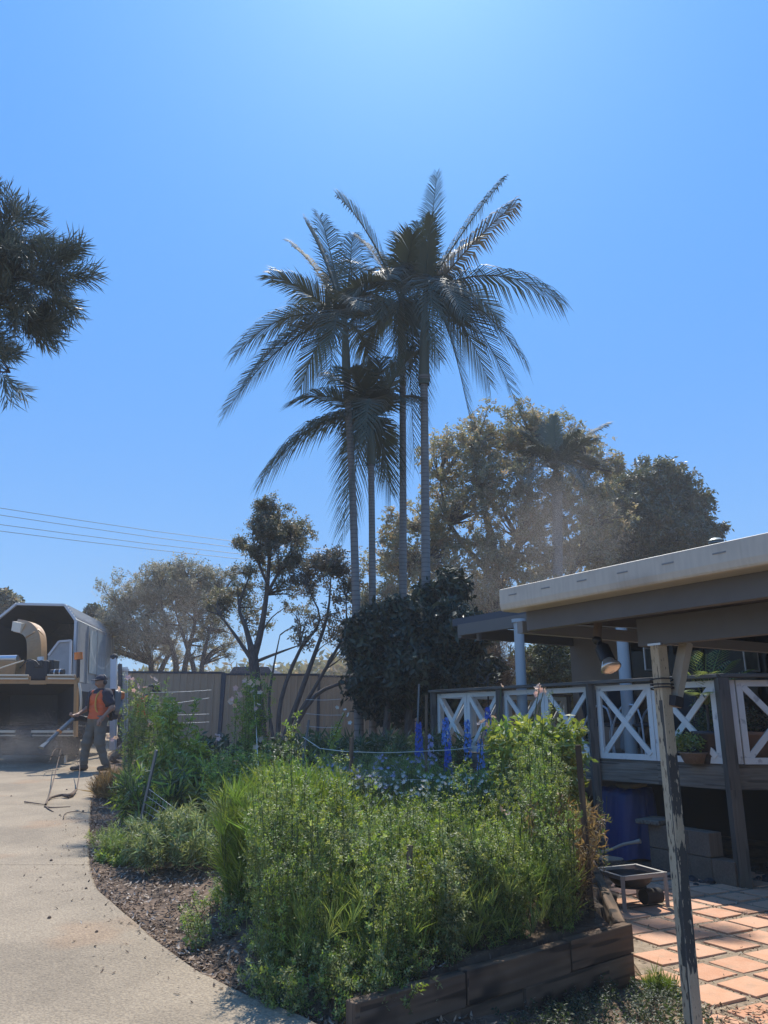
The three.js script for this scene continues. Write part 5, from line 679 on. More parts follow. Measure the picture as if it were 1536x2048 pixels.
  const tangle = thing('pea_vines', 'dense tangle of fine green pea vines filling the front of the bed above the sleepers', 'pea vines', V(0.6, 0.3, -5.6)); tangle.userData.kind = 'stuff';
  const stems = [], it = [], pods = [];
  const inB = (x, d) => inPoly(x, d, BED);
  const clusters = []; for (let t = 0; t < 900 && clusters.length < 66; t++) { const x = rr(-0.7, 1.5), d = rr(4.35, 7.2); if (!inB(x, d) || x > 0.222 * d || (d > 6.3 && x < 1.0 && x > -0.4) || clusters.some((c) => Math.hypot(c[0] - x, c[1] - d) < 0.17)) continue; clusters.push([x, d, rr(0.7, 1.35), rnd()]); }
  for (const [cx, cd, hk, hue] of clusters) for (let i = 0; i < 13; i++) {
    const x = cx + gs() * 0.085, d = cd + gs() * 0.085; if (!inB(x, d)) continue;
    const h = rr(0.36, 0.56) * hk * (rnd() < 0.16 ? 1.35 : 1) * lerp(1, 0.66, sstep(5, 6.3, d) * (1 - sstep(0.7, 1.1, x))) * lerp(1, 1.45, sstep(0.7, 1.15, x)) * lerp(1.35, 1, sstep(-0.4, 0.1, x)), p0 = G(x, d), p2 = V(x + gs() * 0.1, p0.y + h, -d + gs() * 0.14), p1 = p0.clone().lerp(p2, 0.5).add(V(gs() * 0.05, 0, gs() * 0.05)), c = new THREE.QuadraticBezierCurve3(p0, p1, p2);
    stems.push(limb([p0, p1, p2], [0.004, 0.0025], 3));
    for (let j = 0; j < 36; j++) { const f = Math.pow(rnd(), 0.8) * 1.03, p = c.getPoint(Math.min(1, f)).add(V(gs() * 0.035, gs() * 0.03, gs() * 0.035)), cc = hue > 0.66 ? yel : hue < 0.12 ? grey : hue < 0.4 ? green : pea, k = rr(0.65, 1.15); const col = tint(cc[Math.floor(rnd() * cc.length)], 0.35, 0.12).multiplyScalar(k); it.push({ p, q: qdir(V(gs(), rr(-0.1, 1), gs()), rr(0, 6.28)), s: rr(0.04, 0.085), c: col }); }
  }
  part('stem', stems, M.stemGreen, tangle).userData.kind = 'stuff'; scatter('foliage', LEAF.small, M.leaf, it, tangle);
  blooms(tangle, [[705, 1621], [712, 1632], [1008, 1622], [1016, 1628], [1000, 1618], [1070, 1632], [1090, 1740], [935, 1666], [640, 1690], [1120, 1590]].map(([x, y]) => at(x, y, 6.2)), [pink, peach], 0.03);
  const tall = []; for (let i = 0; i < 1500; i++) { const x = rr(-0.5, 1.4), d = rr(4.4, 6.8); if (!inB(x, d) || x > 0.225 * d) continue; const p = G(x, d, rr(0.03, 0.33)); tall.push({ p, q: qdir(V(gs() * 0.4, 1, gs() * 0.4), rr(0, 6)), s: rr(0.1, 0.2), c: tint(pea[i % 4], 0.3, 0.1) }); } scatter('tendrils', LEAF.tuft, M.leaf, tall, tangle);
  // trailing leaves over the sleepers and the dark weeds in front of them
  plant({ name: 'trailing_weed', label: 'pale leafed weeds spilling over the left end of the sleeper wall onto the ground', c: P2(680, 1965, 4.5), rx: 0.42, rz: 0.26, h: [0.1, 0.3], n: 110, per: 14, s: 0.06, colors: grey.concat(green), leaf: LEAF.small, ground: true, up: 0.1, flare: 0.6 });
  const gw = []; for (let i = 0; i < 700; i++) { const x = rr(0.6, 1.75), d = rr(4.3, 5.25) ; if (inB(x, d)) continue; gw.push({ p: V(x, 0.01 + rr(0, 0.07), -d), q: qdir(V(gs(), 1, gs()), rr(0, 6)), s: rr(0.05, 0.1), c: tint(deep[i % 3], 0.3, 0.1).multiplyScalar(0.7) }); } scatter('ground_cover', LEAF.small, M.leaf, gw).userData.label = 'dark low weeds on the ground in front of the sleeper wall';
  const tf = onY(1322, 1990, 0); plant({ name: 'grass_tuft', label: 'small fresh green grass tuft between the pavers left of the peeling post', c: tf, rx: 0.05, rz: 0.05, h: [0.03, 0.09], n: 26, per: 4, s: 0.085, colors: bright, leaf: LEAF.tuft, up: 1.2, flare: 0.6 });
}
// ---------- mulch, twigs and litter ----------
{
  seed(500);
  const chip = bladeGeo([{ o: V(-0.5, 0, 0), d: V(1, 0, 0), n: V(0, 1, 0), len: 1, w: 0.35, bend: -0.15 }]), M2 = std({ color: C(1, 1, 1), roughness: 0.95, side: THREE.DoubleSide });
  const cols = [[0.20, 0.135, 0.09], [0.32, 0.235, 0.165], [0.10, 0.065, 0.042], [0.15, 0.10, 0.065], [0.42, 0.34, 0.26]];
  const it = []; const put = (x, d, y, s) => it.push({ p: V(x, y, -d), q: new THREE.Quaternion().setFromEuler(new THREE.Euler(gs() * 0.5, rr(0, 6.28), gs() * 0.5)), s, c: tint(cols[Math.floor(rnd() * 5)], 0.25, 0.08) });
  for (let i = 0; i < 11000; i++) { const d = 4.2 + 10 * Math.pow(rnd(), 1.4), e = edgeX(d), x = e + 0.01 + Math.pow(rnd(), 1.3) * 1.25; if (inPoly(x, d, BED) && distPoly(x, d, BED) > 0.15) continue; put(x, d, groundY(x, d) + rr(0.002, 0.022), rr(0.02, 0.06)); }
  for (let i = 0; i < 420; i++) { const d = rr(4.3, 10), x = edgeX(d) - Math.pow(rnd(), 4) * 0.6; put(x, d, slope(d) + 0.05, rr(0.015, 0.04)); }
  scatter('fallen_leaves', chip, M2, it).userData.label = 'brown leaf litter and bark chips on the strip beside the driveway';
  const it2 = []; for (let i = 0; i < 9000; i++) { const x = rr(1.45, 4.2), d = rr(4.4, 8.4); const q = V(x - 2.578, 0, -d + 6.346), a = q.dot(TA) / 0.357, b = q.dot(TB) / 0.347, fa = Math.abs(a - Math.round(a)), fb = Math.abs(b - Math.round(b)); const gap = fa > 0.40 || fb > 0.40; if (!gap && rnd() > 0.02 + 0.6 * sstep(5.3, 4.6, d) * sstep(2.6, 1.8, x)) continue; it2.push({ p: V(x, gap ? rr(0.002, 0.018) : 0.022, -d), q: new THREE.Quaternion().setFromEuler(new THREE.Euler(gs() * 0.5, rr(0, 6.28), gs() * 0.5)), s: rr(0.012, 0.04) * (gap ? 1 : 0.9), c: tint([[0.30, 0.23, 0.15], [0.42, 0.34, 0.24], [0.2, 0.15, 0.10], [0.16, 0.14, 0.07], [0.5, 0.42, 0.32]][Math.floor(rnd() * 5)], 0.2, 0.06) }); }
  for (let i = 0; i < 1500; i++) { const x = rr(1.2, 2.6), d = rr(4.5, 5.15) - (x - 1.2) * 0.15; it2.push({ p: V(x, rr(0.01, 0.035), -d), q: new THREE.Quaternion().setFromEuler(new THREE.Euler(gs() * 0.6, rr(0, 6.28), gs() * 0.6)), s: rr(0.02, 0.06), c: tint([[0.30, 0.22, 0.14], [0.42, 0.34, 0.24], [0.2, 0.14, 0.09]][i % 3], 0.2, 0.06) }); }
  scatter('leaf_litter', chip, M2, it2).userData.label = 'dry leaf litter lying in the joints of the terracotta pavers';
  const twigM = std({ color: C(0.13, 0.09, 0.065), roughness: 0.95 });
  const onS = (px, py, dy = 0.06) => { const p = onDrive(px, py); p.y += dy; return p; };
  const br = thing('fallen_branch', 'dead forked branch lying on the concrete driveway in front of the worker', 'branch', onS(100, 1610));
  part('limb', limb([onS(90, 1620, 0.07), onS(100, 1606, 0.07), onS(122, 1602, 0.08), onS(136, 1604, 0.08), onS(152, 1592, 0.09)], [0.012, 0.016, 0.02, 0.034, 0.016], 7), twigM, br);
  for (const l of [[[48, 1613, 0.06], [70, 1616, 0.06], [92, 1619, 0.06]], [[92, 1618, 0.07], [102, 1590, 0.12], [112, 1560, 0.3], [117, 1545, 0.42]], [[152, 1592, 0.1], [156, 1575, 0.2], [156, 1560, 0.3]], [[117, 1545, 0.42], [108, 1546, 0.44], [96, 1556, 0.3]], [[88, 1622, 0.055], [104, 1624, 0.055], [140, 1622, 0.055]], [[90, 1621, 0.055], [98, 1628, 0.055], [106, 1632, 0.05]]]) part('twig', limb(l.map((q) => onS(...q)), [0.011, 0.008, 0.005], 5), twigM, br);
  const tw2 = thing('fallen_twig', 'thin twig standing on the driveway left of the boots of the worker', 'twig', onS(155, 1550)); part('twig', limb([onS(160, 1548, 0.06), onS(154, 1535, 0.1), onS(148, 1528, 0.2)], [0.01, 0.008, 0.004], 5), twigM, tw2);
  const tw3 = thing('fallen_twig', 'curved twig on the driveway nearest the mulch edge', 'twig', onS(145, 1640)); part('twig', limb([onS(126, 1648), onS(132, 1636), onS(150, 1633), onS(172, 1636)], [0.006, 0.006, 0.004], 5), twigM, tw3);
  const st = []; for (let i = 0; i < 26; i++) { const d = rr(4.5, 14), x = edgeX(d) - rr(0.05, 2.5), r = rr(0.006, 0.016); const g = new THREE.DodecahedronGeometry(r, 0); g.translate(x, slope(d) + 0.048, -d); st.push(g); } part('scattered_debris', st, twigM).userData.kind = 'stuff';
}
// ---------- smooth bodies from joined capsules ----------
function fieldMesh(f, lo, hi, h) {                    // surface nets
  const nx = Math.ceil((hi[0] - lo[0]) / h) + 1, ny = Math.ceil((hi[1] - lo[1]) / h) + 1, nz = Math.ceil((hi[2] - lo[2]) / h) + 1, val = new Float32Array(nx * ny * nz), id = new Int32Array(nx * ny * nz).fill(-1), at3 = (i, j, k) => (k * ny + j) * nx + i;
  for (let k = 0; k < nz; k++) for (let j = 0; j < ny; j++) for (let i = 0; i < nx; i++) val[at3(i, j, k)] = f(lo[0] + i * h, lo[1] + j * h, lo[2] + k * h);
  const pos = [], idx = [];
  for (let k = 0; k < nz - 1; k++) for (let j = 0; j < ny - 1; j++) for (let i = 0; i < nx - 1; i++) {
    let n = 0, x = 0, y = 0, z = 0; const v = []; for (let c = 0; c < 8; c++) v.push(val[at3(i + (c & 1), j + ((c >> 1) & 1), k + (c >> 2))]);
    for (let a = 0; a < 8; a++) for (const b of [1, 2, 4]) if (!(a & b) && (v[a] < 0) !== (v[a | b] < 0)) { const t = v[a] / (v[a] - v[a | b]); x += (a & 1) + (b === 1 ? t : 0); y += ((a >> 1) & 1) + (b === 2 ? t : 0); z += (a >> 2) + (b === 4 ? t : 0); n++; }
    if (n) { id[at3(i, j, k)] = pos.length / 3; pos.push(lo[0] + (i + x / n) * h, lo[1] + (j + y / n) * h, lo[2] + (k + z / n) * h); }
  }
  const quad = (a, b, c, d, flip) => { if (a < 0 || b < 0 || c < 0 || d < 0) return; flip ? idx.push(a, c, b, a, d, c) : idx.push(a, b, c, a, c, d); };
  for (let k = 1; k < nz - 1; k++) for (let j = 1; j < ny - 1; j++) for (let i = 1; i < nx - 1; i++) {
    const a = val[at3(i, j, k)] < 0;
    if (a !== val[at3(i + 1, j, k)] < 0) quad(id[at3(i, j - 1, k - 1)], id[at3(i, j, k - 1)], id[at3(i, j, k)], id[at3(i, j - 1, k)], !a);
    if (a !== val[at3(i, j + 1, k)] < 0) quad(id[at3(i - 1, j, k - 1)], id[at3(i - 1, j, k)], id[at3(i, j, k)], id[at3(i, j, k - 1)], !a);
    if (a !== val[at3(i, j, k + 1)] < 0) quad(id[at3(i - 1, j - 1, k)], id[at3(i, j - 1, k)], id[at3(i, j, k)], id[at3(i - 1, j, k)], !a);
  }
  const g = new THREE.BufferGeometry(); g.setAttribute('position', new THREE.Float32BufferAttribute(pos, 3)); g.setIndex(idx); g.computeVertexNormals(); return g;
}
const caps = (list, k) => { const B = list.map(([a, b, r0, r1]) => { const d = [b[0] - a[0], b[1] - a[1], b[2] - a[2]]; return [a, d, d[0] * d[0] + d[1] * d[1] + d[2] * d[2] || 1e-9, r0, r1 ?? r0]; }); return (x, y, z) => { let m = 9; for (const [a, d, l, r0, r1] of B) { const px = x - a[0], py = y - a[1], pz = z - a[2], t = clamp((px * d[0] + py * d[1] + pz * d[2]) / l), e = Math.hypot(px - d[0] * t, py - d[1] * t, pz - d[2] * t) - (r0 + (r1 - r0) * t), hh = clamp(0.5 + 0.5 * (m - e) / k); m = m * (1 - hh) + e * hh - k * hh * (1 - hh); } return m; }; };
// ---------- the worker with the blower ----------
const WY = slope(15.2) + 0.045, WP = V(at(190, 1500, 15.2).x, WY, -15.2), WR = -0.62;
{
  const hipL = [0.09, 0.92, 0], hipR = [-0.09, 0.92, 0], knL = [0.135, 0.50, 0.02], knR = [-0.12, 0.50, 0.09], anL = [0.20, 0.09, -0.10], anR = [-0.14, 0.09, 0.10], shL = [0.185, 1.41, -0.01], shR = [-0.185, 1.41, 0.01], elL = [0.275, 1.14, -0.06], elR = [-0.27, 1.13, 0.03], wrL = [0.24, 0.93, 0.10], wrR = [-0.245, 1.0, 0.25], nk = [0, 1.47, -0.01];
  const legs = [[hipL, knL, 0.085, 0.058], [knL, anL, 0.056, 0.040], [hipR, knR, 0.085, 0.058], [knR, anR, 0.056, 0.040]], torso = [[[-0.06, 0.96, 0], [0.06, 0.96, 0], 0.105], [[-0.07, 1.12, 0], [0.07, 1.12, 0], 0.095], [[-0.085, 1.30, 0], [0.085, 1.30, 0], 0.108], [[-0.12, 1.40, -0.01], [0.12, 1.40, -0.01], 0.075]], arms = [[shL, elL, 0.052, 0.042], [shR, elR, 0.052, 0.042]], fore = [[elL, wrL, 0.041, 0.028], [elR, wrR, 0.041, 0.028]];
  const head = [[[0, 1.60, 0.0], [0, 1.665, 0.005], 0.082, 0.088], [[0, 1.57, 0.05], [0, 1.60, 0.055], 0.042, 0.055], [nk, [0, 1.57, 0], 0.052, 0.05], [[0, 1.615, 0.098], [0, 1.59, 0.112], 0.010, 0.014], [[-0.022, 1.566, 0.092], [0.022, 1.566, 0.092], 0.010], [[-0.03, 1.642, 0.075], [0.03, 1.642, 0.075], 0.016], [[0.086, 1.61, 0], [0.086, 1.635, 0], 0.014], [[-0.086, 1.61, 0], [-0.086, 1.635, 0], 0.014]];
  const hand = (w, d, s) => { const L = []; const dir = V(...d).normalize(), side = V(0, 1, 0).cross(dir).normalize().multiplyScalar(s), up = dir.clone().cross(side); const P = (a, b, c) => V(...w).addScaledVector(dir, a).addScaledVector(side, b).addScaledVector(up, c).toArray(); L.push([P(0.0, 0, 0), P(0.07, 0.0, 0), 0.026, 0.030]); [[-0.027, 0.9], [-0.009, 1], [0.009, 0.96], [0.027, 0.8]].forEach(([o, k]) => { L.push([P(0.08, o, 0), P(0.08 + 0.038 * k, o, -0.018), 0.0095], [P(0.08 + 0.038 * k, o, -0.018), P(0.08 + 0.030 * k, o, -0.052), 0.009, 0.008]); }); L.push([P(0.025, 0.028, 0), P(0.062, 0.05, -0.022), 0.012, 0.009], [P(0.062, 0.05, -0.022), P(0.086, 0.036, -0.045), 0.009, 0.008]); return L; };
  const W = thing('person', 'worker in orange vest, dark cap and ear muffs standing on the driveway', 'person', WP, undefined, WR);
  const skin = std({ color: C(0.30, 0.17, 0.11), roughness: 0.6 }), navy = std({ color: C(0.018, 0.022, 0.04), roughness: 0.85 }), orange = std({ color: C(0.62, 0.11, 0.03), roughness: 0.75 }), grey = std({ color: C(0.135, 0.125, 0.10), roughness: 0.9 }), boot = std({ color: C(0.09, 0.07, 0.055), roughness: 0.85 });
  const body = fieldMesh(caps([...torso, ...legs, ...arms, ...fore, [wrL, [0.225, 0.895, 0.135], 0.028], [wrR, [-0.245, 0.99, 0.28], 0.028]], 0.05), [-0.4, 0.02, -0.3], [0.4, 1.52, 0.4], 0.014);
  const hf = caps(head, 0.022), hg = fieldMesh(hf, [-0.12, 1.45, -0.12], [0.12, 1.77, 0.14], 0.006), hl = fieldMesh(caps(hand(wrL, [-0.15, -0.75, 0.55], 1), 0.008), [0.1, 0.74, 0.04], [0.36, 0.97, 0.26], 0.004), hr = fieldMesh(caps(hand(wrR, [0.0, -0.1, 1], -1), 0.008), [-0.36, 0.88, 0.2], [-0.14, 1.08, 0.42], 0.004);
  part('body', [body, hg, hl, hr], skin, W, false);
  for (const x of [-0.03, 0.03]) part('eye', new THREE.SphereGeometry(0.011, 10, 8).translate(x, 1.622, 0.084), std({ color: C(0.05, 0.04, 0.035), roughness: 0.3 }), W, false);
  const sh = caps([...torso, [nk, [0, 1.5, -0.01], 0.06], [shL, [0.243, 1.235, -0.04], 0.068, 0.064], [shR, [-0.24, 1.23, 0.02], 0.068, 0.064]], 0.06), fold = (x, y, z) => 0.005 * Math.sin(y * 60 + x * 25 + z * 10) * Math.sin(x * 40 + z * 30 + y * 8);
  part('shirt', fieldMesh((x, y, z) => Math.max(sh(x, y, z) - 0.014 - fold(x, y, z), 0.95 - y, y - 1.50), [-0.36, 0.93, -0.2], [0.36, 1.54, 0.2], 0.011), navy, W, false);
  const vf = caps(torso, 0.06); part('vest', fieldMesh((x, y, z) => Math.max(vf(x, y, z) - 0.028 - fold(x, y, z), 0.93 - y, y - 1.47, Math.abs(x) - 0.185, (y > 1.40 ? (0.075 - Math.abs(x)) : -1)), [-0.22, 0.9, -0.2], [0.22, 1.52, 0.2], 0.010), orange, W, false);
  for (const s of [-1, 1]) part('harness_strap', limb([V(s * 0.10, 1.47, -0.02), V(s * 0.105, 1.40, 0.115), V(s * 0.10, 1.25, 0.145), V(s * 0.115, 1.08, 0.12), V(s * 0.15, 1.0, 0.0)], [0.016, 0.016, 0.016, 0.014, 0.014], 6), s > 0 ? std({ color: C(0.60, 0.30, 0.05), roughness: 0.7 }) : M.black, W, false);
  const tr = caps([...legs.map(([a, b, r, q]) => [a, b, r, q + 0.006]), torso[0]], 0.05); part('trousers', fieldMesh((x, y, z) => Math.max(tr(x, y, z) - 0.018 - 1.4 * fold(x, y * 0.8, z), 0.10 - y, y - 1.0), [-0.32, 0.06, -0.28], [0.36, 1.03, 0.3], 0.012), grey, W, false);
  for (const [a, t] of [[anL, [0.255, 0.045, 0.06]], [anR, [-0.165, 0.045, 0.275]]]) { const bf = caps([[[a[0], 0.14, a[2]], [a[0], 0.055, a[2] - 0.03], 0.052, 0.05], [[a[0], 0.055, a[2] - 0.03], t, 0.05, 0.043]], 0.03); part('boot', fieldMesh((x, y, z) => Math.max(bf(x, y, z), -y, y - 0.17), [a[0] - 0.12, -0.02, a[2] - 0.14], [a[0] + 0.18, 0.2, a[2] + 0.28], 0.008), boot, W, false); }
  const cap = fieldMesh((x, y, z) => Math.min(Math.max(hf(x, y, z) - 0.014, 1.655 - y - 0.1 * z), Math.max(Math.hypot(x / 0.075, (z - 0.10) / 0.095) - 1, Math.abs(y - 1.672 + 0.25 * (z - 0.08)) - 0.006) * 0.05), [-0.13, 1.6, -0.13], [0.13, 1.79, 0.22], 0.006); part('cap', cap, navy, W, false);
  for (const s of [-1, 1]) part('ear_muff', new THREE.SphereGeometry(0.045, 16, 10).scale(0.55, 1, 0.85).translate(s * 0.108, 1.615, 0), M.black, W, false);
  part('muff_band', new THREE.TorusGeometry(0.113, 0.008, 6, 24, Math.PI).translate(0, 1.655, -0.005), M.black, W, false);
  W.scale.set(1.13, 1.0, 1.13);
  const w2 = W.clone(); w2.name = numbered('person'); w2.position.copy(at(243, 1480, 16.8)).setY(baseY(at(243, 1480, 16.8).x, 16.8)); w2.rotation.set(0, 2.2, 0); w2.rotateX(0.36); scene.add(w2); tag(w2, 'second worker, mostly hidden, in dark cap and orange vest behind the worker with the blower', 'person');
  // backpack blower
  const B = thing('leaf_blower', 'backpack leaf blower with a long grey tube carried by the worker', 'leaf blower', WP, undefined, WR); B.scale.set(1.13, 1, 1.13); const lg = std({ color: C(0.17, 0.18, 0.175), roughness: 0.5 });
  part('housing', [rbox(0.34, 0.42, 0.16, 0.06, 0, 1.27, -0.25), new THREE.CylinderGeometry(0.17, 0.19, 0.14, 24).rotateX(Math.PI / 2).translate(0.0, 1.13, -0.28)], lg, B, false);
  part('engine_cover', rbox(0.26, 0.16, 0.14, 0.05, 0.02, 1.38, -0.34), std({ color: C(0.62, 0.16, 0.04), roughness: 0.5 }), B, false); part('fuel_tank', rbox(0.28, 0.12, 0.15, 0.04, 0, 0.98, -0.24), M.black, B, false); part('back_plate', rbox(0.36, 0.6, 0.03, 0.012, 0, 1.2, -0.155), M.black, B, false);
  const hose = []; const hp = [V(-0.10, 1.06, -0.30), V(-0.27, 0.97, -0.22), V(-0.31, 0.93, -0.02), V(-0.285, 0.95, 0.18), V(-0.25, 0.94, 0.30)], hc = new THREE.CatmullRomCurve3(hp); for (let i = 0; i < 34; i++) { const p = hc.getPoint(i / 34), d = hc.getTangent(i / 34); const t = new THREE.TorusGeometry(0.045, 0.009, 5, 16); t.applyMatrix4(basis(d).setPosition(p)); hose.push(t); } part('hose', [limb(hp, [0.044, 0.044], 14), ...hose], M.black, B, false);
  const T = (t) => V(-0.25, 0.94, 0.30).lerp(V(-0.27, 0.47, 0.76), t); part('tube', [rod(T(0), T(0.5), 0.036, 20), rod(T(0.46), T(0.9), 0.033, 20)], lg, B, false); part('coupling', rod(T(0.47), T(0.53), 0.043, 20), std({ color: C(0.65, 0.25, 0.06), roughness: 0.5 }), B, false);
  const nz2 = new THREE.CylinderGeometry(0.075, 0.04, 0.16, 20).scale(1, 1, 0.55); nz2.rotateX(Math.PI / 2); nz2.applyMatrix4(basis(T(1).sub(T(0))).setPosition(T(0.98))); part('nozzle', nz2, lg, B, false);
  part('handle', limb([V(-0.25, 0.955, 0.29), V(-0.245, 1.0, 0.33), V(-0.245, 1.03, 0.35)], [0.014, 0.016, 0.014], 8), M.black, B, false);
}
// ---------- chip truck ----------
{
  const D = 20, ax = V(-0.45, 0, -4.1), prof = [[-14, 1362], [-14, 1246], [33, 1208], [130, 1210], [152, 1241], [147, 1362]].map(([x, y]) => at(x, y, D));
  const gy = slope(D) + 0.045, t = thing('chip_truck', 'white chip truck with a dark open octagonal box parked behind the wood chipper', 'truck', V(prof[3].x, gy, -22));
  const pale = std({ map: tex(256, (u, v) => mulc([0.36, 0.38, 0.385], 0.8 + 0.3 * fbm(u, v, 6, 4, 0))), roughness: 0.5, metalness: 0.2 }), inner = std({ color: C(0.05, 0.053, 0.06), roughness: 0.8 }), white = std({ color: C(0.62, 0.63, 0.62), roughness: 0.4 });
  const sheet = (a, b, c, d, th, m, name, par = t) => { const n = b.clone().sub(a).cross(d.clone().sub(a)).normalize().multiplyScalar(th), Q = [a, b, c, d], R = Q.map((p) => p.clone().add(n)), pos = [], f = (p, q, r, s) => { for (const v of [p, q, r, p, r, s]) pos.push(v.x, v.y, v.z); }; f(...Q); f(...R); for (let i = 0; i < 4; i++) { const j = (i + 1) % 4; f(Q[i], Q[j], R[j], R[i]); } const g = new THREE.BufferGeometry(); g.setAttribute('position', new THREE.Float32BufferAttribute(pos, 3)); g.computeVertexNormals(); return part(name, metreUV(g), m, par); };
  const names = ['side_wall', 'roof_panel', 'roof_panel', 'roof_panel', 'side_wall', 'box_floor'];
  const fr = prof.map((p) => p.clone().add(ax));
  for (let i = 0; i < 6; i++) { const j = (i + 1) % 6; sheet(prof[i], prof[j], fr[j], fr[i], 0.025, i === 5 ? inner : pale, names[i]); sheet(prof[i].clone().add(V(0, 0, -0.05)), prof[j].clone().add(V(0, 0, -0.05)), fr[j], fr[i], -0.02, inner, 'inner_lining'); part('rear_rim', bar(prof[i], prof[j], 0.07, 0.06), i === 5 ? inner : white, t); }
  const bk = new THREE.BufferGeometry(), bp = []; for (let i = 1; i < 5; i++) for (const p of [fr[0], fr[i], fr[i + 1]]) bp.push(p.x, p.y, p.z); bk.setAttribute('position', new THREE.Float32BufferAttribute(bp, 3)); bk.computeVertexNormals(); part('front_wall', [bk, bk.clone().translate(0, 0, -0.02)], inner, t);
  for (let k = 1; k < 6; k++) { const a = prof[3].clone().lerp(prof[4], k / 6).add(V(0.02, 0.035, 0)), b = a.clone().add(ax); part('roof_rib', bar(a, b, 0.035, 0.05), white, t); }
  for (let k = 0; k < 5; k++) { const f = 0.02 + k * 0.24, a = prof[4].clone().addScaledVector(ax, f).add(V(0.045, -0.02, 0)), b = prof[5].clone().addScaledVector(ax, f).add(V(0.045, 0, 0)); part('side_rib', bar(a, b, 0.05, k ? 0.05 : 0.16, V(0, 0, 1)), pale, t); }
  const art = tex(256, (u, v) => { const n = fbm(u, v, 6, 5, 1), l = sstep(0.02, 0.0, Math.abs(Math.hypot(u - 0.5, (v - 0.75) * 0.8) - 0.45) - 0.01) + sstep(0.5, 0.8, Math.sin(u * 60)) * sstep(0.15, 0.2, v) * sstep(0.5, 0.45, v) * 0.5; return mixc(mixc([0.20, 0.27, 0.31], [0.33, 0.40, 0.43], n), [0.45, 0.50, 0.50], clamp(l)); });
  { const f0 = 0.30, f1 = 0.96, o = V(0.06, 0, 0), A = prof[4].clone().lerp(prof[5], 0.06).addScaledVector(ax, f0).add(o), B = prof[4].clone().lerp(prof[5], 0.06).addScaledVector(ax, f1).add(o), Cc = prof[4].clone().lerp(prof[5], 0.82).addScaledVector(ax, f1).add(o), Dd = prof[4].clone().lerp(prof[5], 0.82).addScaledVector(ax, f0).add(o); const g = new THREE.BufferGeometry(); g.setAttribute('position', new THREE.Float32BufferAttribute([A, B, Cc, A, Cc, Dd].flatMap((p) => p.toArray()), 3)); g.setAttribute('uv', new THREE.Float32BufferAttribute([0, 1, 1, 1, 1, 0, 0, 1, 1, 0, 0, 0], 2)); g.computeVertexNormals(); part('printed_panel', g, std({ map: art, roughness: 0.45 }), t).userData.label = 'blue grey side panel with a faint pale print'; }
  const tg = extrude(poly([[95, 1352], [97, 1312], [117, 1284], [142, 1281], [140, 1352]].map(([x, y]) => { const p = at(x, y, 19.75); return [p.x, p.y]; })), 0.04, 0.01); tg.translate(0, 0, -19.78); part('tailgate_panel', tg, pale, t);
  part('tailgate_edge', [bar(at(97, 1311, 19.72), at(118, 1283, 19.72), 0.05, 0.05), bar(at(118, 1283, 19.72), at(142, 1281, 19.72), 0.05, 0.05), bar(at(142, 1281, 19.72), at(140, 1352, 19.72), 0.05, 0.05, V(1, 0, 0))], white, t);
  const cx = (prof[0].x + prof[5].x) / 2; part('chassis', [box(0.9, 0.25, 6.5, cx - 0.4, gy + 0.95, -23.2), box(2.0, 0.2, 4.0, cx - 0.2, prof[5].y - 0.12, -22)], M.dark, t);
  for (const [dx, dz] of [[-0.85, -22.3], [0.85, -22.3], [-1.1, -26], [0.6, -26]]) { const w = part('wheel', new THREE.TorusGeometry(0.36, 0.13, 14, 30).rotateY(Math.PI / 2).translate(cx + dx, gy + 0.48, dz), M.rubber, t); part('rim', new THREE.CylinderGeometry(0.26, 0.26, 0.2, 20).rotateZ(Math.PI / 2).translate(cx + dx, gy + 0.48, dz), white, w); }
  part('lower_body', [box(0.05, 0.55, 3.8, prof[5].x + 0.0, prof[5].y - 0.3, -22), box(2.1, 0.5, 0.05, cx, prof[5].y - 0.35, -20.05)], pale, t);
  part('cab', rbox(1.9, 1.7, 1.7, 0.12, cx - 1.15, gy + 1.75, -26.0), white, t); part('windscreen', box(1.6, 0.7, 0.03, cx - 1.15, gy + 2.1, -26.87), M.dark, t); part('mirror', rbox(0.12, 0.3, 0.2, 0.03, cx - 0.1, gy + 2.2, -26.3), M.black, t);
  for (const x of [prof[5].x - 0.12, prof[0].x + 0.25]) part('tail_light', rbox(0.22, 0.1, 0.04, 0.01, x, prof[5].y - 0.3, -20.0), std({ color: C(0.4, 0.02, 0.015), roughness: 0.25 }), t);
}
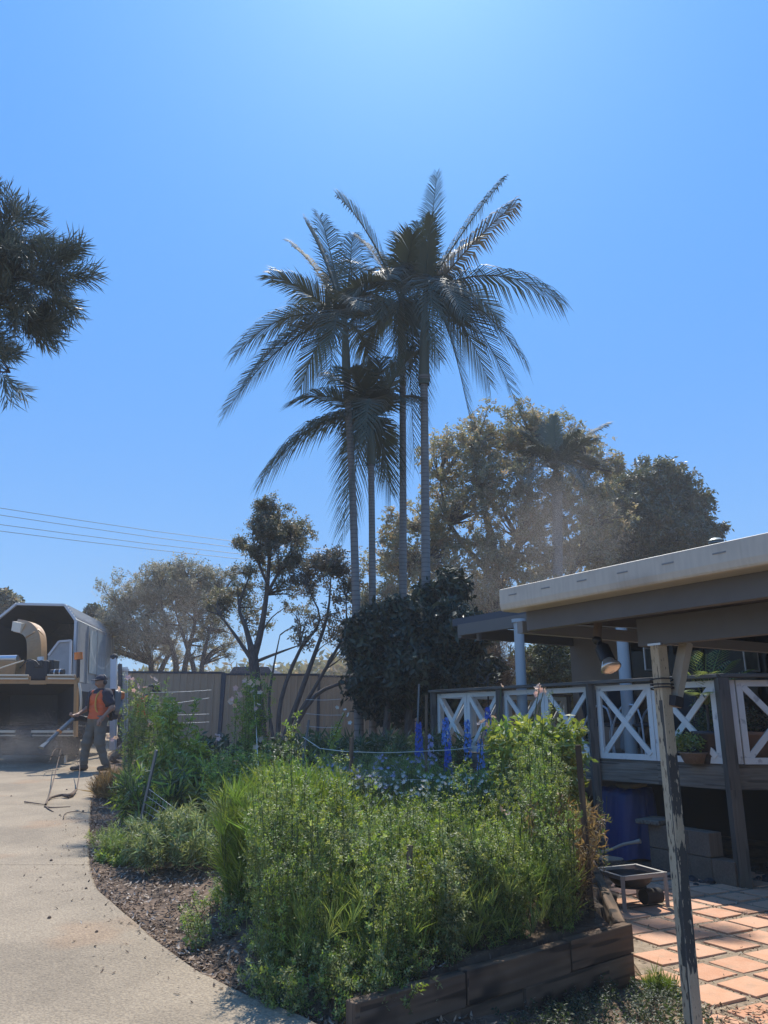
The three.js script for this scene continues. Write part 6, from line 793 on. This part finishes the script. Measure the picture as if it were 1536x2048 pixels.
// ---------- wood chipper ----------
{
  const D = 16.3, gy = slope(D) + 0.045, tan = std({ map: tex(128, (u, v) => mulc(mixc([0.42, 0.22, 0.075], [0.34, 0.21, 0.10], fbm(u, v, 5, 4, 0)), 0.9 + 0.2 * fbm(u, v, 20, 2, 1))), roughness: 0.5 }), cream = std({ color: C(0.62, 0.54, 0.40), roughness: 0.5 });
  const p = (x, y, d = D) => at(x, y, d), t = thing('wood_chipper', 'tan wood chipper with a wide dark feed hopper facing the driveway', 'wood chipper', V(p(60, 1480).x, gy, -17));
  const tl = p(-60, 1366), trr = p(154, 1366), bl = p(-60, 1466), brr = p(152, 1466);
  part('hopper_top', [bar(p(-60, 1360), p(60, 1360), 0.06, 0.15), bar(p(92, 1360), p(158, 1361), 0.06, 0.15), bar(p(60, 1365), p(92, 1365), 0.05, 0.08)], tan, t);
  for (const [a, b] of [[-60, 56], [96, 150]]) { part('rim_strip', bar(p(a, 1350.5, D - 0.03), p(b, 1351, D - 0.03), 0.10, 0.035, undefined, 0.006), cream, t); part('rim_strip', bar(p(a, 1357, D - 0.05), p(b, 1357.5, D - 0.05), 0.05, 0.035, undefined, 0.006), cream, t); }
  part('hopper_side', [bar(p(153, 1362), p(151, 1474), 0.11, 0.06, V(1, 0, 0)), bar(p(-60, 1362), p(-60, 1474), 0.11, 0.06, V(1, 0, 0))], tan, t);
  for (const [a, b] of [[-60, 32], [64, 148]]) { part('table_lip', bar(p(a, 1463, D - 0.04), p(b, 1463, D - 0.04), 0.1, 0.05, undefined, 0.008), cream, t); part('table_lip', bar(p(a, 1471, D - 0.06), p(b, 1471, D - 0.06), 0.04, 0.025, undefined, 0.006), cream, t); }
  part('table_hinge', bar(p(32, 1466, D), p(64, 1466, D), 0.09, 0.14), M.dark, t);
  const th = [p(20, 1390, 17.6), p(115, 1390, 17.6), p(115, 1450, 17.6), p(20, 1450, 17.6)], mo = [tl, trr, brr, bl], pos = []; for (let i = 0; i < 4; i++) { const j = (i + 1) % 4; for (const q of [mo[i], mo[j], th[j], mo[i], th[j], th[i]]) pos.push(q.x, q.y, q.z); } for (const q of [th[0], th[1], th[2], th[0], th[2], th[3]]) pos.push(q.x, q.y, q.z);
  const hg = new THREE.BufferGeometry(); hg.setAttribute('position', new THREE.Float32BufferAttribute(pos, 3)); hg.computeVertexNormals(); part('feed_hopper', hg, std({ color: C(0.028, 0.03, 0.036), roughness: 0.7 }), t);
  part('under_panel', box(2.1, 0.5, 0.05, p(45, 1480).x, gy + 0.42, -16.6), M.dark, t);
  part('body', [box(1.2, 0.75, 1.4, p(66, 1400).x - 0.2, p(66, 1372).y - 0.42, -18.4), box(1.7, 0.16, 2.4, p(50, 1400).x, gy + 0.66, -18.2)], M.dark, t);
  part('infeed_housing', [rbox(0.48, 0.42, 0.5, 0.04, p(82, 1342, 17).x, p(82, 1342, 17).y, -17)], M.dark, t);
  // discharge chute: a bent square duct
  const dc = new THREE.CatmullRomCurve3([[73, 1332, 17.3], [74, 1300, 17.3], [72.5, 1278, 17.4], [66, 1264, 17.65], [56, 1257, 18], [44, 1254, 18.5]].map((q) => p(...q))), dp = dc.getPoints(22), wv = V(0.155, 0, 0.03), dg = []; const cs = dp.map((q, i) => { const d = (dp[i + 1] ?? q).clone().sub(dp[i - 1] ?? q).normalize(), n = V(0, 0, 1).cross(d).normalize(), o = d.clone().cross(n); return [[1, 1], [1, -1], [-1, -1], [-1, 1]].map(([a, b]) => q.clone().addScaledVector(n, a * 0.155).addScaledVector(o, b * 0.15)); });
  for (let i = 0; i + 1 < cs.length; i++) for (let j = 0; j < 4; j++) { const k = (j + 1) % 4; for (const q of [cs[i][j], cs[i][k], cs[i + 1][k], cs[i][j], cs[i + 1][k], cs[i + 1][j]]) dg.push(q.x, q.y, q.z); } const dgm = new THREE.BufferGeometry(); dgm.setAttribute('position', new THREE.Float32BufferAttribute(dg, 3)); dgm.computeVertexNormals(); part('discharge_chute', metreUV(dgm), tan, t); for (const f of [0.02, 0.42]) part('chute_flange', rod(dc.getPoint(f), dc.getPoint(f + 0.03), 0.225, 4), tan, t);
  part('chute_deflector', bar(p(58, 1257, 17.85), p(40, 1253, 18.5), 0.36, 0.22), cream, t); part('chute_collar', rod(p(73, 1336, 17.3), p(73, 1326, 17.3), 0.21, 20), tan, t);
  part('exhaust_cap', rod(p(81, 1322, 16.8), p(81, 1314, 16.8), 0.07, 14), M.steel, t); part('valve_block', [rbox(0.18, 0.16, 0.14, 0.02, p(80, 1328, 16.8).x, p(80, 1328, 16.8).y, -16.8), rbox(0.2, 0.2, 0.3, 0.02, p(104, 1330, 17).x, p(104, 1330, 17).y, -17)], M.black, t);
  part('hydraulic_tank', rod(p(102, 1346, 16.7), p(128, 1345, 16.7), 0.075, 16), M.black, t); part('tank_band', [0.3, 0.7].map((f) => rod(p(102, 1346, 16.7).lerp(p(128, 1345, 16.7), f), p(102, 1346, 16.7).lerp(p(128, 1345, 16.7), f + 0.08), 0.08, 16)), M.steel, t);
  part('engine', [rbox(0.8, 0.35, 0.6, 0.03, p(8, 1338, 17.2).x, p(8, 1338, 17.2).y, -17.2), rbox(0.3, 0.25, 0.4, 0.03, p(20, 1325, 17.4).x, p(20, 1325, 17.4).y, -17.4)], tan, t); part('muffler', rod(p(-20, 1318, 17), p(35, 1317, 17), 0.075, 16), M.steel, t); part('control_rod', limb([p(-10, 1340, 16.6), p(20, 1330, 16.6), p(48, 1321, 16.6)], [0.016, 0.016, 0.016], 6), cream, t); part('fuel_hose', limb([p(40, 1336, 16.7), p(56, 1320, 16.6), p(70, 1322, 16.6), p(78, 1330, 16.6)], [0.015, 0.015, 0.015, 0.015], 6), M.black, t);
  for (const x of [-20, 128]) { const c = p(x, 1400, 18.2), w = part('wheel', new THREE.TorusGeometry(0.26, 0.1, 12, 28).rotateY(Math.PI / 2).translate(c.x, gy + 0.36, -18.2), M.rubber, t); part('rim', new THREE.CylinderGeometry(0.2, 0.2, 0.14, 18).rotateZ(Math.PI / 2).translate(c.x, gy + 0.36, -18.2), M.steel, w); part('mudguard', box(0.3, 0.04, 0.9, c.x, gy + 0.76, -18.2), M.black, t); }
  part('drawbar', bar(V(p(66, 1400).x, gy + 0.5, -19), V(p(66, 1400).x - 0.2, gy + 0.6, -20.4), 0.12, 0.12), M.black, t);
  part('support_leg', rod(V(p(120, 1480).x, gy, -16.7), V(p(120, 1480).x, gy + 0.7, -16.7), 0.035), M.steel, t);
  const bp = part('beacon_pole', rod(p(156, 1356), p(157, 1318), 0.035, 12), M.black, t); part('beacon', [rod(p(157, 1319), p(157, 1305), 0.085, 16)], std({ color: C(0.75, 0.20, 0.02), roughness: 0.25 }), t);
  part('safety_bar', limb([p(158, 1366, D - 0.1), p(161, 1385, D - 0.15), p(162, 1410, D - 0.15), p(160, 1425, D - 0.1)], [0.025, 0.025, 0.025], 8), cream, t);
}
// ---------- overhead wires ----------
[[1016, 1082, 'topmost'], [1030, 1094, 'second'], [1049, 1106, 'third'], [1062, 1116, 'lowest']].forEach(([y0, y1, k]) => { const a = at(-260, y0 - (y1 - y0) * 0.56 - 6, 44), m = at(0, y0, 46), b = at(463, y1, 50), c = at(900, y1 + 34, 54), t = thing('overhead_wire', k + ' of the four black power lines crossing the sky at the left', 'power line', m); part('wire', limb([a, m, b, c], [0.017, 0.017], 4), M.black, t); });
// ---------- dust blown up by the work, as specks in the air ----------
{
  seed(600); const speck = (n, r, s) => { const l = []; for (let i = 0; i < n; i++) { const g = new THREE.TetrahedronGeometry(s * rr(0.6, 1.3), 0); g.rotateX(rr(0, 6)); g.rotateY(rr(0, 6)); g.translate(gs() * r, gs() * r, gs() * r); l.push(g); } return merge(l); };
  const fine = speck(70, 0.13, 0.0021), wide = speck(150, 0.3, 0.0027), dm = new THREE.MeshPhysicalMaterial({ color: C(0.68, 0.62, 0.54), roughness: 1, transmission: 0.75, thickness: 0 });
  const puff = (label, g, list) => { const it = []; for (const [x, y, D, rx, ry, rz, n] of list) { const c = at(x, y, D), k = D / FOC * 1.03; for (let i = 0; i < n; i++) { const p = c.clone().add(V(gs() * rx * k * 0.8, gs() * ry * k * 0.8, gs() * rz)); if (p.y < slope(-p.z) + 0.2) continue; if (vn(p.x * 0.9 + 20, p.y * 0.9 + 20, 64, 0) * 0.7 + 0.3 * vn(p.x * 3, p.y * 3, 64, 1) < rr(0.15, 0.6)) continue; it.push({ p, q: new THREE.Quaternion().setFromEuler(new THREE.Euler(rr(0, 6), rr(0, 6), rr(0, 6))), s: rr(0.8, 1.2) }); } } const m = scatter('airborne_dust', g, dm, it); m.userData.label = label; };
  puff('brown dust drifting low in front of the wood chipper', fine, [[60, 1492, 15.6, 130, 42, 0.5, 2600], [190, 1530, 15.6, 50, 40, 0.4, 420]]);
  puff('thin dust drifting before the trees and above the roof', wide, [[1120, 1090, 20, 150, 140, 1.4, 2000], [960, 1190, 19, 150, 80, 1.2, 700], [340, 1240, 20, 190, 130, 1.4, 1200], [1110, 1000, 21, 110, 100, 1.4, 500], [690, 1310, 17.6, 60, 70, 0.6, 180]]);
}
renderer.render(scene, camera);
